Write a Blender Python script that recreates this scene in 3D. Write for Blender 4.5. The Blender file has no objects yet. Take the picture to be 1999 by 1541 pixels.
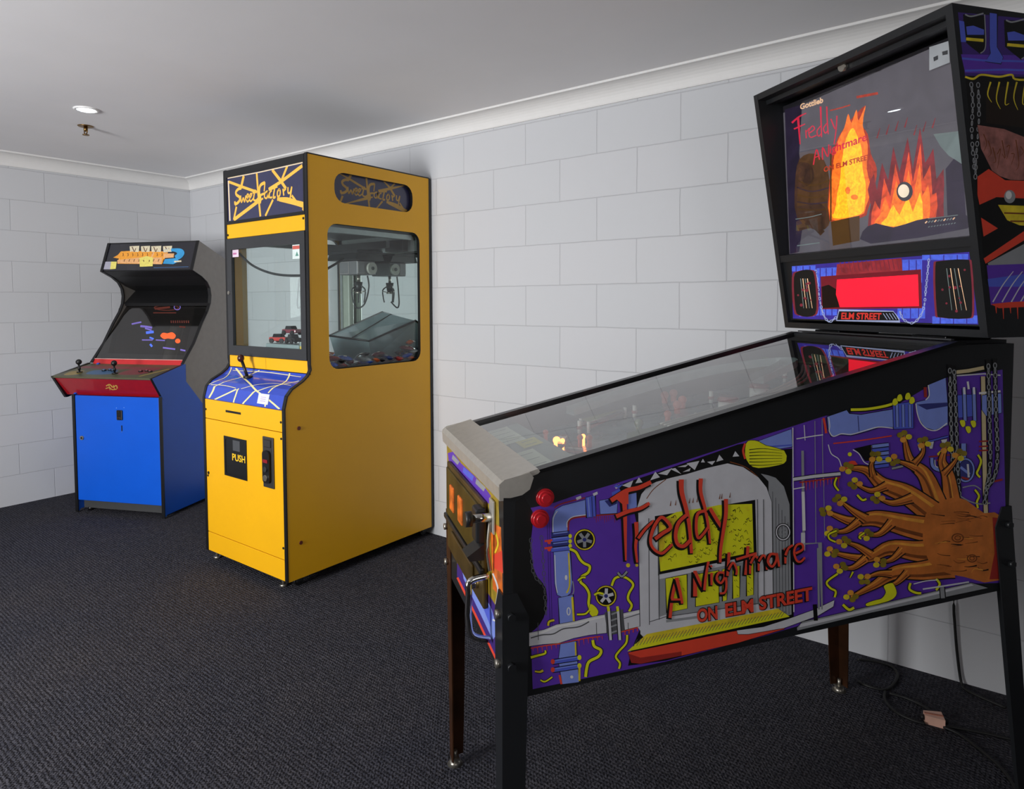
import bpy, bmesh, math, random
from mathutils import Vector, Matrix

# ------------------------------------------------------------------ camera, world, lights
SC = bpy.context.scene
COL = SC.collection
W_, H_ = 1999, 1541
FPX, YAW, PITCH, ROLL = 1300.69, 2.22570, -0.0461, -0.0047
CAMP = Vector((5.1379, -2.7434, 1.3137))
PPX, PPY = -32.529, -119.782
CF = Vector((math.cos(YAW) * math.cos(PITCH), math.sin(YAW) * math.cos(PITCH), math.sin(PITCH)))
_r = Vector((math.sin(YAW), -math.cos(YAW), 0)); _u = _r.cross(CF)
CR = _r * math.cos(ROLL) + _u * math.sin(ROLL)
CU = -_r * math.sin(ROLL) + _u * math.cos(ROLL)
cd = bpy.data.cameras.new('camera'); cam = bpy.data.objects.new('camera', cd); COL.objects.link(cam)
cam.matrix_world = Matrix(((CR.x, CU.x, -CF.x, CAMP.x), (CR.y, CU.y, -CF.y, CAMP.y), (CR.z, CU.z, -CF.z, CAMP.z), (0, 0, 0, 1)))
cd.sensor_fit = 'HORIZONTAL'; cd.sensor_width = 36.0; cd.lens = 36.0 * FPX / W_
cd.shift_x = -PPX / W_; cd.shift_y = PPY / W_
cd.clip_start = 0.02; cd.clip_end = 60
SC.camera = cam

SC.view_settings.view_transform = 'Standard'; SC.view_settings.look = 'None'
SC.view_settings.gamma = 1.0; SC.view_settings.use_curve_mapping = False
SC.view_settings.exposure = 0.0

wd = bpy.data.worlds.new('sky'); SC.world = wd; wd.use_nodes = True
wd.node_tree.nodes['Background'].inputs[0].default_value = (0.80, 0.88, 1.0, 1)
wd.node_tree.nodes['Background'].inputs[1].default_value = 1.5

def area(name, loc, target, sx, sy, power, color):
    l = bpy.data.lights.new(name, 'AREA'); l.shape = 'RECTANGLE'; l.size = sx; l.size_y = sy
    l.energy = power; l.color = color
    o = bpy.data.objects.new(name, l); COL.objects.link(o); o.location = loc
    o.rotation_euler = (Vector(target) - Vector(loc)).to_track_quat('-Z', 'Y').to_euler()
    return o
# daylight from the window behind; side fill from an added opening on the right
_d = area('daylight_main', (2.78, -4.80, 1.36), (1.75, 0, 1.2), 0.95, 1.2, 88, (0.985, 0.985, 0.98))
_d.data.spread = math.radians(125)
area('side_fill_lamp', (7.3, -3.6, 1.5), (0, -3.2, 1.0), 1.2, 1.0, 15, (1.0, 0.92, 0.87))  # unseen fill lamp, added to brighten the pinball machine's near side

H = 2.292
PT = 0.9221637; PX0, PY0 = 4.359, -1.706   # pinball machine: heading and near front corner

# ------------------------------------------------------------------ helpers
MATS = {}
def rgb(c):
    if isinstance(c, str):
        c = c.lstrip('#'); v = [int(c[i:i + 2], 16) / 255 for i in (0, 2, 4)]
        return tuple(x / 12.92 if x <= 0.04045 else ((x + 0.055) / 1.055) ** 2.4 for x in v)
    return tuple(c)
def mat(name, c='#808080', rough=0.5, metal=0.0, var=0.06, scale=25, bump=0.0, emit=None, es=1.0, spec=0.5, coat=0.0):
    if name in MATS: return MATS[name]
    m = bpy.data.materials.new(name); m.use_nodes = True; MATS[name] = m
    nt = m.node_tree; b = nt.nodes['Principled BSDF']; c = rgb(c)
    tc = nt.nodes.new('ShaderNodeTexCoord'); n = nt.nodes.new('ShaderNodeTexNoise')
    n.inputs['Scale'].default_value = scale; n.inputs['Detail'].default_value = 3
    nt.links.new(tc.outputs['Object'], n.inputs['Vector'])
    r = nt.nodes.new('ShaderNodeValToRGB')
    r.color_ramp.elements[0].position = 0.3; r.color_ramp.elements[1].position = 0.7
    r.color_ramp.elements[0].color = (*[x * (1 - var) for x in c], 1)
    r.color_ramp.elements[1].color = (*[min(1, x * (1 + var)) for x in c], 1)
    nt.links.new(n.outputs['Fac'], r.inputs['Fac']); nt.links.new(r.outputs['Color'], b.inputs['Base Color'])
    b.inputs['Roughness'].default_value = rough; b.inputs['Metallic'].default_value = metal
    b.inputs['Specular IOR Level'].default_value = spec; b.inputs['Coat Weight'].default_value = coat
    if emit is not None:
        ec = rgb(emit); r2 = nt.nodes.new('ShaderNodeValToRGB'); r2.color_ramp.elements[0].position = .3; r2.color_ramp.elements[1].position = .7
        r2.color_ramp.elements[0].color = (*[x * (1 - var) for x in ec], 1); r2.color_ramp.elements[1].color = (*[x * (1 + var) for x in ec], 1)
        n.inputs['Distortion'].default_value = 1.2 if var > .12 else 0
        nt.links.new(n.outputs['Fac'], r2.inputs['Fac']); nt.links.new(r2.outputs['Color'], b.inputs['Emission Color']); b.inputs['Emission Strength'].default_value = es
    if bump:
        bp = nt.nodes.new('ShaderNodeBump'); bp.inputs['Strength'].default_value = bump; bp.inputs['Distance'].default_value = 0.002
        nt.links.new(n.outputs['Fac'], bp.inputs['Height']); nt.links.new(bp.outputs['Normal'], b.inputs['Normal'])
    return m
def glass(name, tint=(1, 1, 1), ior=1.5, rough=0.0, boost=1.0):
    """thin pane: clear with fresnel reflection"""
    if name in MATS: return MATS[name]
    m = bpy.data.materials.new(name); m.use_nodes = True; MATS[name] = m
    nt = m.node_tree; nt.nodes.remove(nt.nodes['Principled BSDF']); out = nt.nodes['Material Output']
    tr = nt.nodes.new('ShaderNodeBsdfTransparent'); tr.inputs[0].default_value = (*tint, 1)
    gl = nt.nodes.new('ShaderNodeBsdfGlossy'); gl.inputs['Roughness'].default_value = rough
    ge = nt.nodes.new('ShaderNodeNewGeometry'); dt = nt.nodes.new('ShaderNodeVectorMath'); dt.operation = 'DOT_PRODUCT'
    nt.links.new(ge.outputs['Normal'], dt.inputs[0]); nt.links.new(ge.outputs['Incoming'], dt.inputs[1])
    def mth(op, a, b2=None):
        n = nt.nodes.new('ShaderNodeMath'); n.operation = op; nt.links.new(a, n.inputs[0])
        if b2 is not None: n.inputs[1].default_value = b2
        return n.outputs[0]
    r0 = ((ior - 1) / (ior + 1)) ** 2 * 1.7
    ab = mth('ABSOLUTE', dt.outputs['Value']); om = nt.nodes.new('ShaderNodeMath'); om.operation = 'SUBTRACT'; om.inputs[0].default_value = 1; nt.links.new(ab, om.inputs[1])
    pw = mth('POWER', om.outputs[0], 5); sm = mth('MULTIPLY', pw, 1 - r0); fr_out = mth('ADD', sm, r0)
    mu = nt.nodes.new('ShaderNodeMath'); mu.operation = 'MULTIPLY'; mu.use_clamp = True; mu.inputs[1].default_value = boost
    mx = nt.nodes.new('ShaderNodeMixShader')
    nt.links.new(fr_out, mu.inputs[0]); nt.links.new(mu.outputs[0], mx.inputs[0])
    nt.links.new(tr.outputs[0], mx.inputs[1]); nt.links.new(gl.outputs[0], mx.inputs[2])
    nt.links.new(mx.outputs[0], out.inputs['Surface'])
    return m
def empty(name, loc, rz=0, label=None, cat=None, group=None):
    o = bpy.data.objects.new(name, None); COL.objects.link(o); o.location = loc; o.rotation_euler = (0, 0, rz)
    o.empty_display_size = 0.1
    return tag(o, label, cat, group)
def tag(o, label=None, cat=None, group=None, kind=None):
    if label: o['label'] = label
    if cat: o['category'] = cat
    if group: o['group'] = group
    if kind: o['kind'] = kind
    return o
class MB:
    def __init__(s): s.bm = bmesh.new(); s.mats = []
    def mi(s, m):
        if m not in s.mats: s.mats.append(m)
        return s.mats.index(m)
    def box(s, lo, hi, m, bev=0.0, M=None):
        c = [(lo[i] + hi[i]) / 2 for i in range(3)]; d = [abs(hi[i] - lo[i]) for i in range(3)]
        mt = Matrix.Translation(c) @ Matrix.Diagonal((*d, 1))
        r = bmesh.ops.create_cube(s.bm, size=1, matrix=mt); vs = r['verts']
        fs = {f for v in vs for f in v.link_faces}
        if bev:
            es = {e for v in vs for e in v.link_edges}
            b = bmesh.ops.bevel(s.bm, geom=list(es), offset=min(bev, min(d) * .45), segments=2, affect='EDGES', profile=.5)
            fs = {f for f in fs if f.is_valid} | set(b['faces'])
            vs = {v for f in fs for v in f.verts}
        for f in fs: f.material_index = s.mi(m)
        if M is not None: bmesh.ops.transform(s.bm, matrix=M, verts=list(vs))
        return list(vs)
    def cyl(s, p0, p1, r0, m, r1=None, seg=20, smooth=True, caps=True):
        p0 = Vector(p0); p1 = Vector(p1); d = p1 - p0; r1 = r0 if r1 is None else r1
        q = Vector((0, 0, 1)).rotation_difference(d.normalized()).to_matrix().to_4x4()
        r = bmesh.ops.create_cone(s.bm, cap_ends=caps, segments=seg, radius1=r0, radius2=max(r1, 1e-5), depth=d.length,
                                  matrix=Matrix.Translation((p0 + p1) / 2) @ q)
        for f in {f for v in r['verts'] for f in v.link_faces}:
            f.material_index = s.mi(m); f.smooth = smooth and len(f.verts) == 4
        return r['verts']
    def ball(s, c, r, m, sc=(1, 1, 1), seg=16):
        rr = bmesh.ops.create_uvsphere(s.bm, u_segments=seg, v_segments=max(8, seg // 2), radius=r,
                                       matrix=Matrix.Translation(c) @ Matrix.Diagonal((*sc, 1)))
        for f in {f for v in rr['verts'] for f in v.link_faces}: f.material_index = s.mi(m); f.smooth = True
    def tube(s, pts, r, m, seg=8, n=6, smoothpath=True):
        P = [Vector(p) for p in pts]
        if smoothpath and len(P) > 2: P = catmull(P, n)
        rings = []; up = Vector((0, 0, 1))
        for i, p in enumerate(P):
            t = (P[min(i + 1, len(P) - 1)] - P[max(i - 1, 0)]).normalized()
            a = t.cross(up)
            if a.length < 1e-3: a = t.cross(Vector((1, 0, 0)))
            a.normalize(); b = t.cross(a).normalized()
            rings.append([s.bm.verts.new(p + (a * math.cos(k * 2 * math.pi / seg) + b * math.sin(k * 2 * math.pi / seg)) * r) for k in range(seg)])
        for i in range(len(rings) - 1):
            for k in range(seg):
                f = s.bm.faces.new((rings[i][k], rings[i][(k + 1) % seg], rings[i + 1][(k + 1) % seg], rings[i + 1][k]))
                f.smooth = True; f.material_index = s.mi(m)
        for rg in (rings[0], rings[-1]):
            f = s.bm.faces.new(rg); f.material_index = s.mi(m)
    def face(s, pts, m):
        f = s.bm.faces.new([s.bm.verts.new(p) for p in pts]); f.material_index = s.mi(m); return f
    def prism(s, outline, axis, a0, a1, m, m_edge=None):
        """outline: list of 2D points in the plane normal to axis (axis 'x': (y,z), 'y': (x,z), 'z': (x,y))"""
        def P(p, a):
            return {'x': (a, p[0], p[1]), 'y': (p[0], a, p[1]), 'z': (p[0], p[1], a)}[axis]
        A = [s.bm.verts.new(P(p, a0)) for p in outline]; B = [s.bm.verts.new(P(p, a1)) for p in outline]
        n = len(outline); fs = [s.bm.faces.new(A), s.bm.faces.new(B[::-1])]
        for f in fs: f.material_index = s.mi(m)
        for i in range(n):
            f = s.bm.faces.new((A[i], B[i], B[(i + 1) % n], A[(i + 1) % n])); f.material_index = s.mi(m_edge or m)
    def plate(s, outer, hole, axis, a0, a1, m, m_edge=None):
        """flat plate with one hole; outer and hole have the same number of points"""
        def P(p, a):
            return {'x': (a, p[0], p[1]), 'y': (p[0], a, p[1]), 'z': (p[0], p[1], a)}[axis]
        n = len(outer); V = []
        for a in (a0, a1):
            V.append(([s.bm.verts.new(P(p, a)) for p in outer], [s.bm.verts.new(P(p, a)) for p in hole]))
        for (o, h) in V:
            for i in range(n):
                j = (i + 1) % n
                f = s.bm.faces.new((o[i], o[j], h[j], h[i])); f.material_index = s.mi(m)
        for idx, me in ((0, m_edge or m), (1, m_edge or m)):
            for i in range(n):
                j = (i + 1) % n
                f = s.bm.faces.new((V[0][idx][i], V[0][idx][j], V[1][idx][j], V[1][idx][i])); f.material_index = s.mi(me)
    def build(s, name, parent=None, label=None, recalc=True):
        if recalc: bmesh.ops.recalc_face_normals(s.bm, faces=s.bm.faces)
        me = bpy.data.meshes.new(name); s.bm.to_mesh(me); s.bm.free()
        for m in s.mats: me.materials.append(m)
        o = bpy.data.objects.new(name, me); COL.objects.link(o); o.parent = parent
        if label: o['label'] = label
        return o
def catmull(P, n=6, closed=False):
    out = []; N = len(P)
    rng = range(N if closed else N - 1)
    for i in rng:
        g = (lambda k: P[k % N]) if closed else (lambda k: P[max(0, min(N - 1, k))])
        p0, p1, p2, p3 = g(i - 1), g(i), g(i + 1), g(i + 2)
        for j in range(n):
            t = j / n
            out.append(0.5 * ((2 * p1) + (p2 - p0) * t + (2 * p0 - 5 * p1 + 4 * p2 - p3) * t * t + (3 * p1 - p0 - 3 * p2 + p3) * t ** 3))
    if not closed: out.append(P[-1])
    return out
def rrect(x0, z0, x1, z1, r, n=5):
    pts = []
    for cx, cz, a in ((x1 - r, z1 - r, 0), (x0 + r, z1 - r, 90), (x0 + r, z0 + r, 180), (x1 - r, z0 + r, 270)):
        for k in range(n + 1):
            t = math.radians(a + 90 * k / n); pts.append((cx + r * math.cos(t), cz + r * math.sin(t)))
    return pts
def rect_ring(x0, z0, x1, z1, n=5):
    """same number of points as rrect, on a square-cornered outline"""
    pts = []
    for x, z in ((x1, z1), (x0, z1), (x0, z0), (x1, z0)): pts += [(x, z)] * (n + 1)
    return pts
def outline_ring(poly, n_each=6):
    pass

# --- printed artwork: shapes traced on the photograph's frame and laid on the real plane of the panel they are printed on
def ray(px, py):
    x = px - PPX - W_ / 2; y = py - PPY - H_ / 2
    return CF + CR * (x / FPX) - CU * (y / FPX)
def onplane(px, py, org, nrm):
    r = ray(px, py); t = (org - CAMP).dot(nrm) / r.dot(nrm); return CAMP + r * t
class Art:
    """flat print: mp maps a 2D drawing coordinate to a local 3D point, nrm is the outward local normal"""
    def __init__(s, mp, nrm, step=2.5e-6):
        s.mb = MB(); s.mp = mp; s.n = Vector(nrm); s.k = 0; s.step = step
    def _f(s, pts, m):
        off = s.n * (s.step * s.k)
        try:
            f = s.mb.bm.faces.new([s.mb.bm.verts.new(Vector(s.mp(*p)) + off) for p in pts]); f.material_index = s.mb.mi(m)
        except ValueError: pass
    def poly(s, m, pts, smooth=0, o=0):
        if smooth: pts = [tuple(v) for v in catmull([Vector(p) for p in pts], smooth, True)]
        if o: s.line(BLACK, pts + [pts[0]], o, smooth=0)
        s.k += 1; s._f(pts, m)
    def line(s, m, pts, w, w2=None, smooth=5, o=0):
        if o: s.line(BLACK, pts, w + 2 * o, (w2 + 2 * o) if w2 is not None else None, smooth)
        s.k += 1
        P = [Vector((p[0], p[1])) for p in pts]
        if smooth and len(P) > 2: P = catmull(P, smooth)
        w2 = w if w2 is None else w2; L = []; n = len(P)
        for i, p in enumerate(P):
            t = (P[min(i + 1, n - 1)] - P[max(i - 1, 0)])
            if t.length < 1e-9: t = Vector((1, 0))
            t.normalize(); nn = Vector((-t.y, t.x)); ww = (w + (w2 - w) * i / (n - 1)) / 2
            if smooth == 0 and 0 < i < n - 1:
                d0 = (P[i] - P[i - 1]).normalized(); nn0 = Vector((-d0.y, d0.x)); c = max(.4, nn.dot(nn0)); ww /= c
            L.append((p + nn * ww, p - nn * ww))
        off = s.n * (s.step * s.k); V = [(s.mb.bm.verts.new(Vector(s.mp(*a)) + off), s.mb.bm.verts.new(Vector(s.mp(*b)) + off)) for a, b in L]
        for i in range(n - 1):
            try:
                f = s.mb.bm.faces.new((V[i][0], V[i][1], V[i + 1][1], V[i + 1][0])); f.material_index = s.mb.mi(m)
            except ValueError: pass
    def disc(s, m, c, rx, ry=None, n=20):
        ry = ry or rx; s.k += 1
        s._f([(c[0] + rx * math.cos(2 * math.pi * i / n), c[1] + ry * math.sin(2 * math.pi * i / n)) for i in range(n)], m)
    def ring(s, m, c, rx, ry=None, w=2, n=20, o=0):
        ry = ry or rx
        pts = [(c[0] + rx * math.cos(2 * math.pi * i / n), c[1] + ry * math.sin(2 * math.pi * i / n)) for i in range(n + 1)]
        s.line(m, pts, w, smooth=0, o=o)
    def chain(s, m, pts, size=8, w=1.2):
        P = catmull([Vector(p) for p in pts], 10); acc = 0; k = 0; last = P[0]; k0 = s.k
        for p in P[1:]:
            acc += (p - last).length
            if acc >= size:
                acc = 0; k += 1; d = (p - last); a = math.atan2(d.y, d.x)
                rx, ry = size * .62, size * (.38 if k % 2 else .16)
                q = [(p.x + rx * math.cos(t) * math.cos(a) - ry * math.sin(t) * math.sin(a), p.y + rx * math.cos(t) * math.sin(a) + ry * math.sin(t) * math.cos(a)) for t in [2 * math.pi * i / 10 for i in range(11)]]
                s.line(m, q, w, smooth=0); s.k = k0
            last = p
        s.k = k0 + 1
    def text(s, m, body, o, xv, yv, bold=0.0, outline=None, shear=0.0):
        """o: lower left corner, xv: vector over the whole width, yv: vector over the cap height"""
        for mm, off in ([(outline, bold + 0.045)] if outline else []) + [(m, bold)]:
            cu = bpy.data.curves.new('t', 'FONT'); cu.body = body; cu.offset = off; cu.size = 1; cu.shear = shear; cu.resolution_u = 4
            ob = bpy.data.objects.new('t', cu); COL.objects.link(ob)
            me = bpy.data.meshes.new_from_object(ob.evaluated_get(bpy.context.evaluated_depsgraph_get()))
            xs = [v.co.x for v in me.vertices]; x0 = min(xs) ; x1 = max(xs)
            s.k += 1; off3 = s.n * (s.step * s.k)
            V = []
            for v in me.vertices:
                a = (v.co.x - x0) / (x1 - x0); b = v.co.y / 0.73
                V.append(s.mb.bm.verts.new(Vector(s.mp(o[0] + xv[0] * a + yv[0] * b, o[1] + xv[1] * a + yv[1] * b)) + off3))
            for p in me.polygons:
                try:
                    f = s.mb.bm.faces.new([V[i] for i in p.vertices]); f.material_index = s.mb.mi(mm)
                except ValueError: pass
            bpy.data.objects.remove(ob); bpy.data.curves.remove(cu); bpy.data.meshes.remove(me)
    def build(s, name, parent, label=None):
        return s.mb.build(name, parent, label, recalc=False)

BLACK = mat('black_print', '#0b0b0c', .45)

# ------------------------------------------------------------------ room materials
def wall_mat(name, axis, shift):
    m = bpy.data.materials.new(name); m.use_nodes = True; nt = m.node_tree; b = nt.nodes['Principled BSDF']
    tc = nt.nodes.new('ShaderNodeTexCoord'); sp = nt.nodes.new('ShaderNodeSeparateXYZ'); nt.links.new(tc.outputs['Object'], sp.inputs[0])
    ad = nt.nodes.new('ShaderNodeMath'); ad.inputs[1].default_value = shift + 8.0; nt.links.new(sp.outputs[axis], ad.inputs[0])
    az = nt.nodes.new('ShaderNodeMath'); az.inputs[1].default_value = 0.0044 + 4.0; nt.links.new(sp.outputs[2], az.inputs[0])
    cb = nt.nodes.new('ShaderNodeCombineXYZ'); nt.links.new(ad.outputs[0], cb.inputs[0]); nt.links.new(az.outputs[0], cb.inputs[1])
    ns = nt.nodes.new('ShaderNodeTexNoise'); ns.inputs['Scale'].default_value = 9; nt.links.new(tc.outputs['Object'], ns.inputs['Vector'])
    sb = nt.nodes.new('ShaderNodeVectorMath'); sb.operation = 'SUBTRACT'; sb.inputs[1].default_value = (.5, .5, .5); nt.links.new(ns.outputs['Color'], sb.inputs[0])
    sc = nt.nodes.new('ShaderNodeVectorMath'); sc.operation = 'SCALE'; sc.inputs['Scale'].default_value = 0.006; nt.links.new(sb.outputs[0], sc.inputs[0])
    av = nt.nodes.new('ShaderNodeVectorMath'); nt.links.new(cb.outputs[0], av.inputs[0]); nt.links.new(sc.outputs[0], av.inputs[1])
    br = nt.nodes.new('ShaderNodeTexBrick'); nt.links.new(av.outputs[0], br.inputs['Vector'])
    br.inputs['Scale'].default_value = 1; br.inputs['Brick Width'].default_value = .4; br.inputs['Row Height'].default_value = .2
    br.inputs['Mortar Size'].default_value = .0025; br.inputs['Mortar Smooth'].default_value = .6
    br.inputs['Color1'].default_value = (*rgb('#cccdd1'), 1); br.inputs['Color2'].default_value = (*rgb('#c9cbcf'), 1); br.inputs['Mortar'].default_value = (*rgb('#babbc0'), 1)
    nt.links.new(br.outputs['Color'], b.inputs['Base Color']); b.inputs['Roughness'].default_value = .55
    n2 = nt.nodes.new('ShaderNodeTexNoise'); n2.inputs['Scale'].default_value = 60; n2.inputs['Detail'].default_value = 4; nt.links.new(tc.outputs['Object'], n2.inputs['Vector'])
    mm = nt.nodes.new('ShaderNodeMath'); mm.operation = 'MULTIPLY_ADD'; mm.inputs[1].default_value = -1.0
    ms = nt.nodes.new('ShaderNodeMath'); ms.operation = 'MULTIPLY'; ms.inputs[1].default_value = .12; nt.links.new(n2.outputs['Fac'], ms.inputs[0])
    nt.links.new(br.outputs['Fac'], mm.inputs[0]); nt.links.new(ms.outputs[0], mm.inputs[2])
    bp = nt.nodes.new('ShaderNodeBump'); bp.inputs['Strength'].default_value = .45; bp.inputs['Distance'].default_value = .005
    nt.links.new(mm.outputs[0], bp.inputs['Height']); nt.links.new(bp.outputs[0], b.inputs['Normal'])
    return m
def carpet_mat():
    m = bpy.data.materials.new('carpet'); m.use_nodes = True; nt = m.node_tree; b = nt.nodes['Principled BSDF']
    tc = nt.nodes.new('ShaderNodeTexCoord'); mp = nt.nodes.new('ShaderNodeMapping'); mp.inputs['Rotation'].default_value = (0, 0, math.radians(2))
    nt.links.new(tc.outputs['Object'], mp.inputs[0])
    wv = nt.nodes.new('ShaderNodeTexWave'); wv.inputs['Scale'].default_value = 28; wv.inputs['Distortion'].default_value = 1.2
    wv.inputs['Detail'].default_value = 1; wv.inputs['Detail Scale'].default_value = 6; wv.bands_direction = 'X'; nt.links.new(mp.outputs[0], wv.inputs[0])
    wy = nt.nodes.new('ShaderNodeTexWave'); wy.inputs['Scale'].default_value = 24; wy.inputs['Distortion'].default_value = 2; wy.bands_direction = 'Y'; nt.links.new(mp.outputs[0], wy.inputs[0])
    vo = nt.nodes.new('ShaderNodeTexVoronoi'); vo.inputs['Scale'].default_value = 150; nt.links.new(mp.outputs[0], vo.inputs['Vector'])
    no = nt.nodes.new('ShaderNodeTexNoise'); no.inputs['Scale'].default_value = 2.2; no.inputs['Detail'].default_value = 5; nt.links.new(mp.outputs[0], no.inputs['Vector'])
    r = nt.nodes.new('ShaderNodeValToRGB'); e = r.color_ramp.elements
    e[0].position = .25; e[0].color = (.040, .042, .056, 1); e[1].position = .75; e[1].color = (.052, .050, .058, 1)
    nt.links.new(no.outputs['Fac'], r.inputs[0])
    sp = nt.nodes.new('ShaderNodeSeparateXYZ'); nt.links.new(vo.outputs['Color'], sp.inputs[0])
    cr = nt.nodes.new('ShaderNodeValToRGB'); ee = cr.color_ramp.elements; ee[0].position = .0; ee[0].color = (.55, .55, .6, 1); ee[1].position = 1; ee[1].color = (1.45, 1.4, 1.35, 1)
    nt.links.new(sp.outputs[0], cr.inputs[0])
    mu = nt.nodes.new('ShaderNodeMixRGB'); mu.blend_type = 'MULTIPLY'; mu.inputs[0].default_value = 1
    nt.links.new(r.outputs[0], mu.inputs[1]); nt.links.new(cr.outputs[0], mu.inputs[2])
    nt.links.new(mu.outputs[0], b.inputs['Base Color']); b.inputs['Roughness'].default_value = .95; b.inputs['Specular IOR Level'].default_value = .15
    a1 = nt.nodes.new('ShaderNodeMath'); a1.operation = 'MULTIPLY'; nt.links.new(wv.outputs['Fac'], a1.inputs[0]); nt.links.new(wy.outputs['Fac'], a1.inputs[1])
    a2 = nt.nodes.new('ShaderNodeMath'); nt.links.new(a1.outputs[0], a2.inputs[0]); nt.links.new(vo.outputs['Distance'], a2.inputs[1])
    bp = nt.nodes.new('ShaderNodeBump'); bp.inputs['Strength'].default_value = 1.0; bp.inputs['Distance'].default_value = .006
    nt.links.new(a2.outputs[0], bp.inputs['Height']); nt.links.new(bp.outputs[0], b.inputs['Normal'])
    return m
PAINT = mat('ceiling_paint', '#efeef0', .8, var=.015, scale=3)
CORN = mat('cornice_paint', '#e6e5e4', .6, var=.01)
FRAME = mat('window_frame_paint', '#d8d8d6', .5)
XR, YS = 7.2, -4.7

def struct(o): o['kind'] = 'structure'; return o
b = MB(); b.box((-.15, YS - .15, -.1), (XR + .15, .15, 0), carpet_mat()); struct(b.build('floor'))
b = MB(); b.box((-.15, YS - .15, H), (XR + .15, .15, H + .1), PAINT); struct(b.build('ceiling'))
b = MB(); b.box((-.15, YS - .15, 0), (0, .15, H), wall_mat('painted_blocks_left', 1, .0067)); struct(b.build('wall_left'))
b = MB(); b.box((0, 0, 0), (XR, .15, H), wall_mat('painted_blocks_back', 0, .1752)); struct(b.build('wall_back'))
PW = mat('low_bounce_wall', '#5c5650', .7, var=.1)  # dark tone on unseen walls, chosen to cut bounce light on the right
b = MB()   # right wall with an opening added for the side fill lamp
b.box((XR, YS, 0), (XR + .15, 0, .95), PW); b.box((XR, YS, 2.05), (XR + .15, 0, H), PW)
b.box((XR, YS, .95), (XR + .15, -4.2, 2.05), PW); b.box((XR, -3.0, .95), (XR + .15, 0, 2.05), PW)
struct(b.build('wall_right'))
b = MB()   # front wall, behind the photographer, with a window opening
X0_, X1_, Z0_, Z1_ = 2.2, 3.36, .68, 2.0
b.box((0, YS - .15, 0), (X0_, YS, H), PW); b.box((X1_, YS - .15, 0), (XR, YS, H), PW); b.box((X0_, YS - .15, Z1_), (X1_, YS, H), PW); b.box((X0_, YS - .15, 0), (X1_, YS, Z0_), PW)
struct(b.build('wall_front'))
b = MB()
b.box((X0_, YS - .08, Z0_), (X0_ + .04, YS - .02, Z1_), FRAME); b.box((X1_ - .04, YS - .08, Z0_), (X1_, YS - .02, Z1_), FRAME)
b.box((X0_ + .04, YS - .08, Z0_), (X1_ - .04, YS - .02, Z0_ + .04), FRAME); b.box((X0_ + .04, YS - .08, Z1_ - .04), (X1_ - .04, YS - .02, Z1_), FRAME)
struct(b.build('window_2'))
b = MB()
b.box((XR + .03, -4.2, .95), (XR + .12, -4.15, 2.05), FRAME); b.box((XR + .03, -3.05, .95), (XR + .12, -3.0, 2.05), FRAME)
b.box((XR + .03, -4.15, .95), (XR + .12, -3.05, 1.0), FRAME); b.box((XR + .03, -4.15, 2.0), (XR + .12, -3.05, 2.05), FRAME)
struct(b.build('added_window'))  # unseen frame, added around the opening of the side fill
# coved cornice
def cornice(name, p0, p1, inn):
    """inn: unit vector into the room"""
    C = .078; prof = [(0, H - C - .006), (.007, H - C - .006), (.009, H - C)]
    for k in range(9):
        t = math.radians(90 * k / 8); prof.append((.009 + (C - .012) * (1 - math.cos(t)), H - C + (C - .010) * math.sin(t)))
    prof += [(C, H - .009), (C, H), (0, H)]
    b = MB(); p0 = Vector(p0); p1 = Vector(p1); inn = Vector(inn)
    A = [b.bm.verts.new(p0 + inn * a + Vector((0, 0, z))) for a, z in prof]; B = [b.bm.verts.new(p1 + inn * a + Vector((0, 0, z))) for a, z in prof]
    for i in range(len(prof)):
        j = (i + 1) % len(prof); f = b.bm.faces.new((A[i], B[i], B[j], A[j])); f.material_index = b.mi(CORN)
    b.bm.faces.new(A); b.bm.faces.new(B)
    return struct(b.build(name))
cornice('trim_1', (0, 0, 0), (XR, 0, 0), (0, -1, 0))
cornice('trim_2', (0, YS, 0), (0, 0, 0), (1, 0, 0))

# ------------------------------------------------------------------ ceiling fittings
WHITE = mat('white_enamel', '#e8e8e8', .4)
GLOW = mat('lamp_glow', '#ffffff', .4, emit='#eaf6ff', es=22)
def downlight(x, y, label):
    t = empty('downlight', (x, y, H), 0, label, 'ceiling light', 'recessed round ceiling downlights')
    b = MB(); ri, ro = .042, .058
    n = 28; rings = []
    for r, z in ((ro, 0), (ro, -.004), (ro - .004, -.007), (ri + .003, -.007), (ri, -.003), (ri - .002, -.0015)):
        rings.append([b.bm.verts.new((r * math.cos(2 * math.pi * k / n), r * math.sin(2 * math.pi * k / n), z)) for k in range(n)])
    for i in range(len(rings) - 1):
        for k in range(n):
            f = b.bm.faces.new((rings[i][k], rings[i][(k + 1) % n], rings[i + 1][(k + 1) % n], rings[i + 1][k])); f.material_index = b.mi(WHITE); f.smooth = True
    b.build('trim_ring', t)
    b = MB(); b.cyl((0, 0, -.004), (0, 0, -.0005), ri - .001, GLOW, seg=28); b.build('lens', t)
    l = bpy.data.lights.new('downlight_beam', 'SPOT'); l.energy = 9; l.color = (.92, .97, 1); l.spot_size = math.radians(120); l.spot_blend = .6; l.shadow_soft_size = .04
    o = bpy.data.objects.new('downlight_beam', l); COL.objects.link(o); o.location = (0, 0, -.02); o.parent = t
    return t
downlight(1.45, -1.30, 'lit round white downlight in the ceiling at left, beside the brass sprinkler head')
for i, (x, y) in enumerate(((2.9, -2.6), (2.0, -3.6), (4.4, -3.4), (3.1, -4.3))):
    downlight(x, y, 'lit round white downlight in the ceiling behind the photographer')
BRASS = mat('brass', '#8a6a3c', .35, 1.0)
b = MB()
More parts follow.
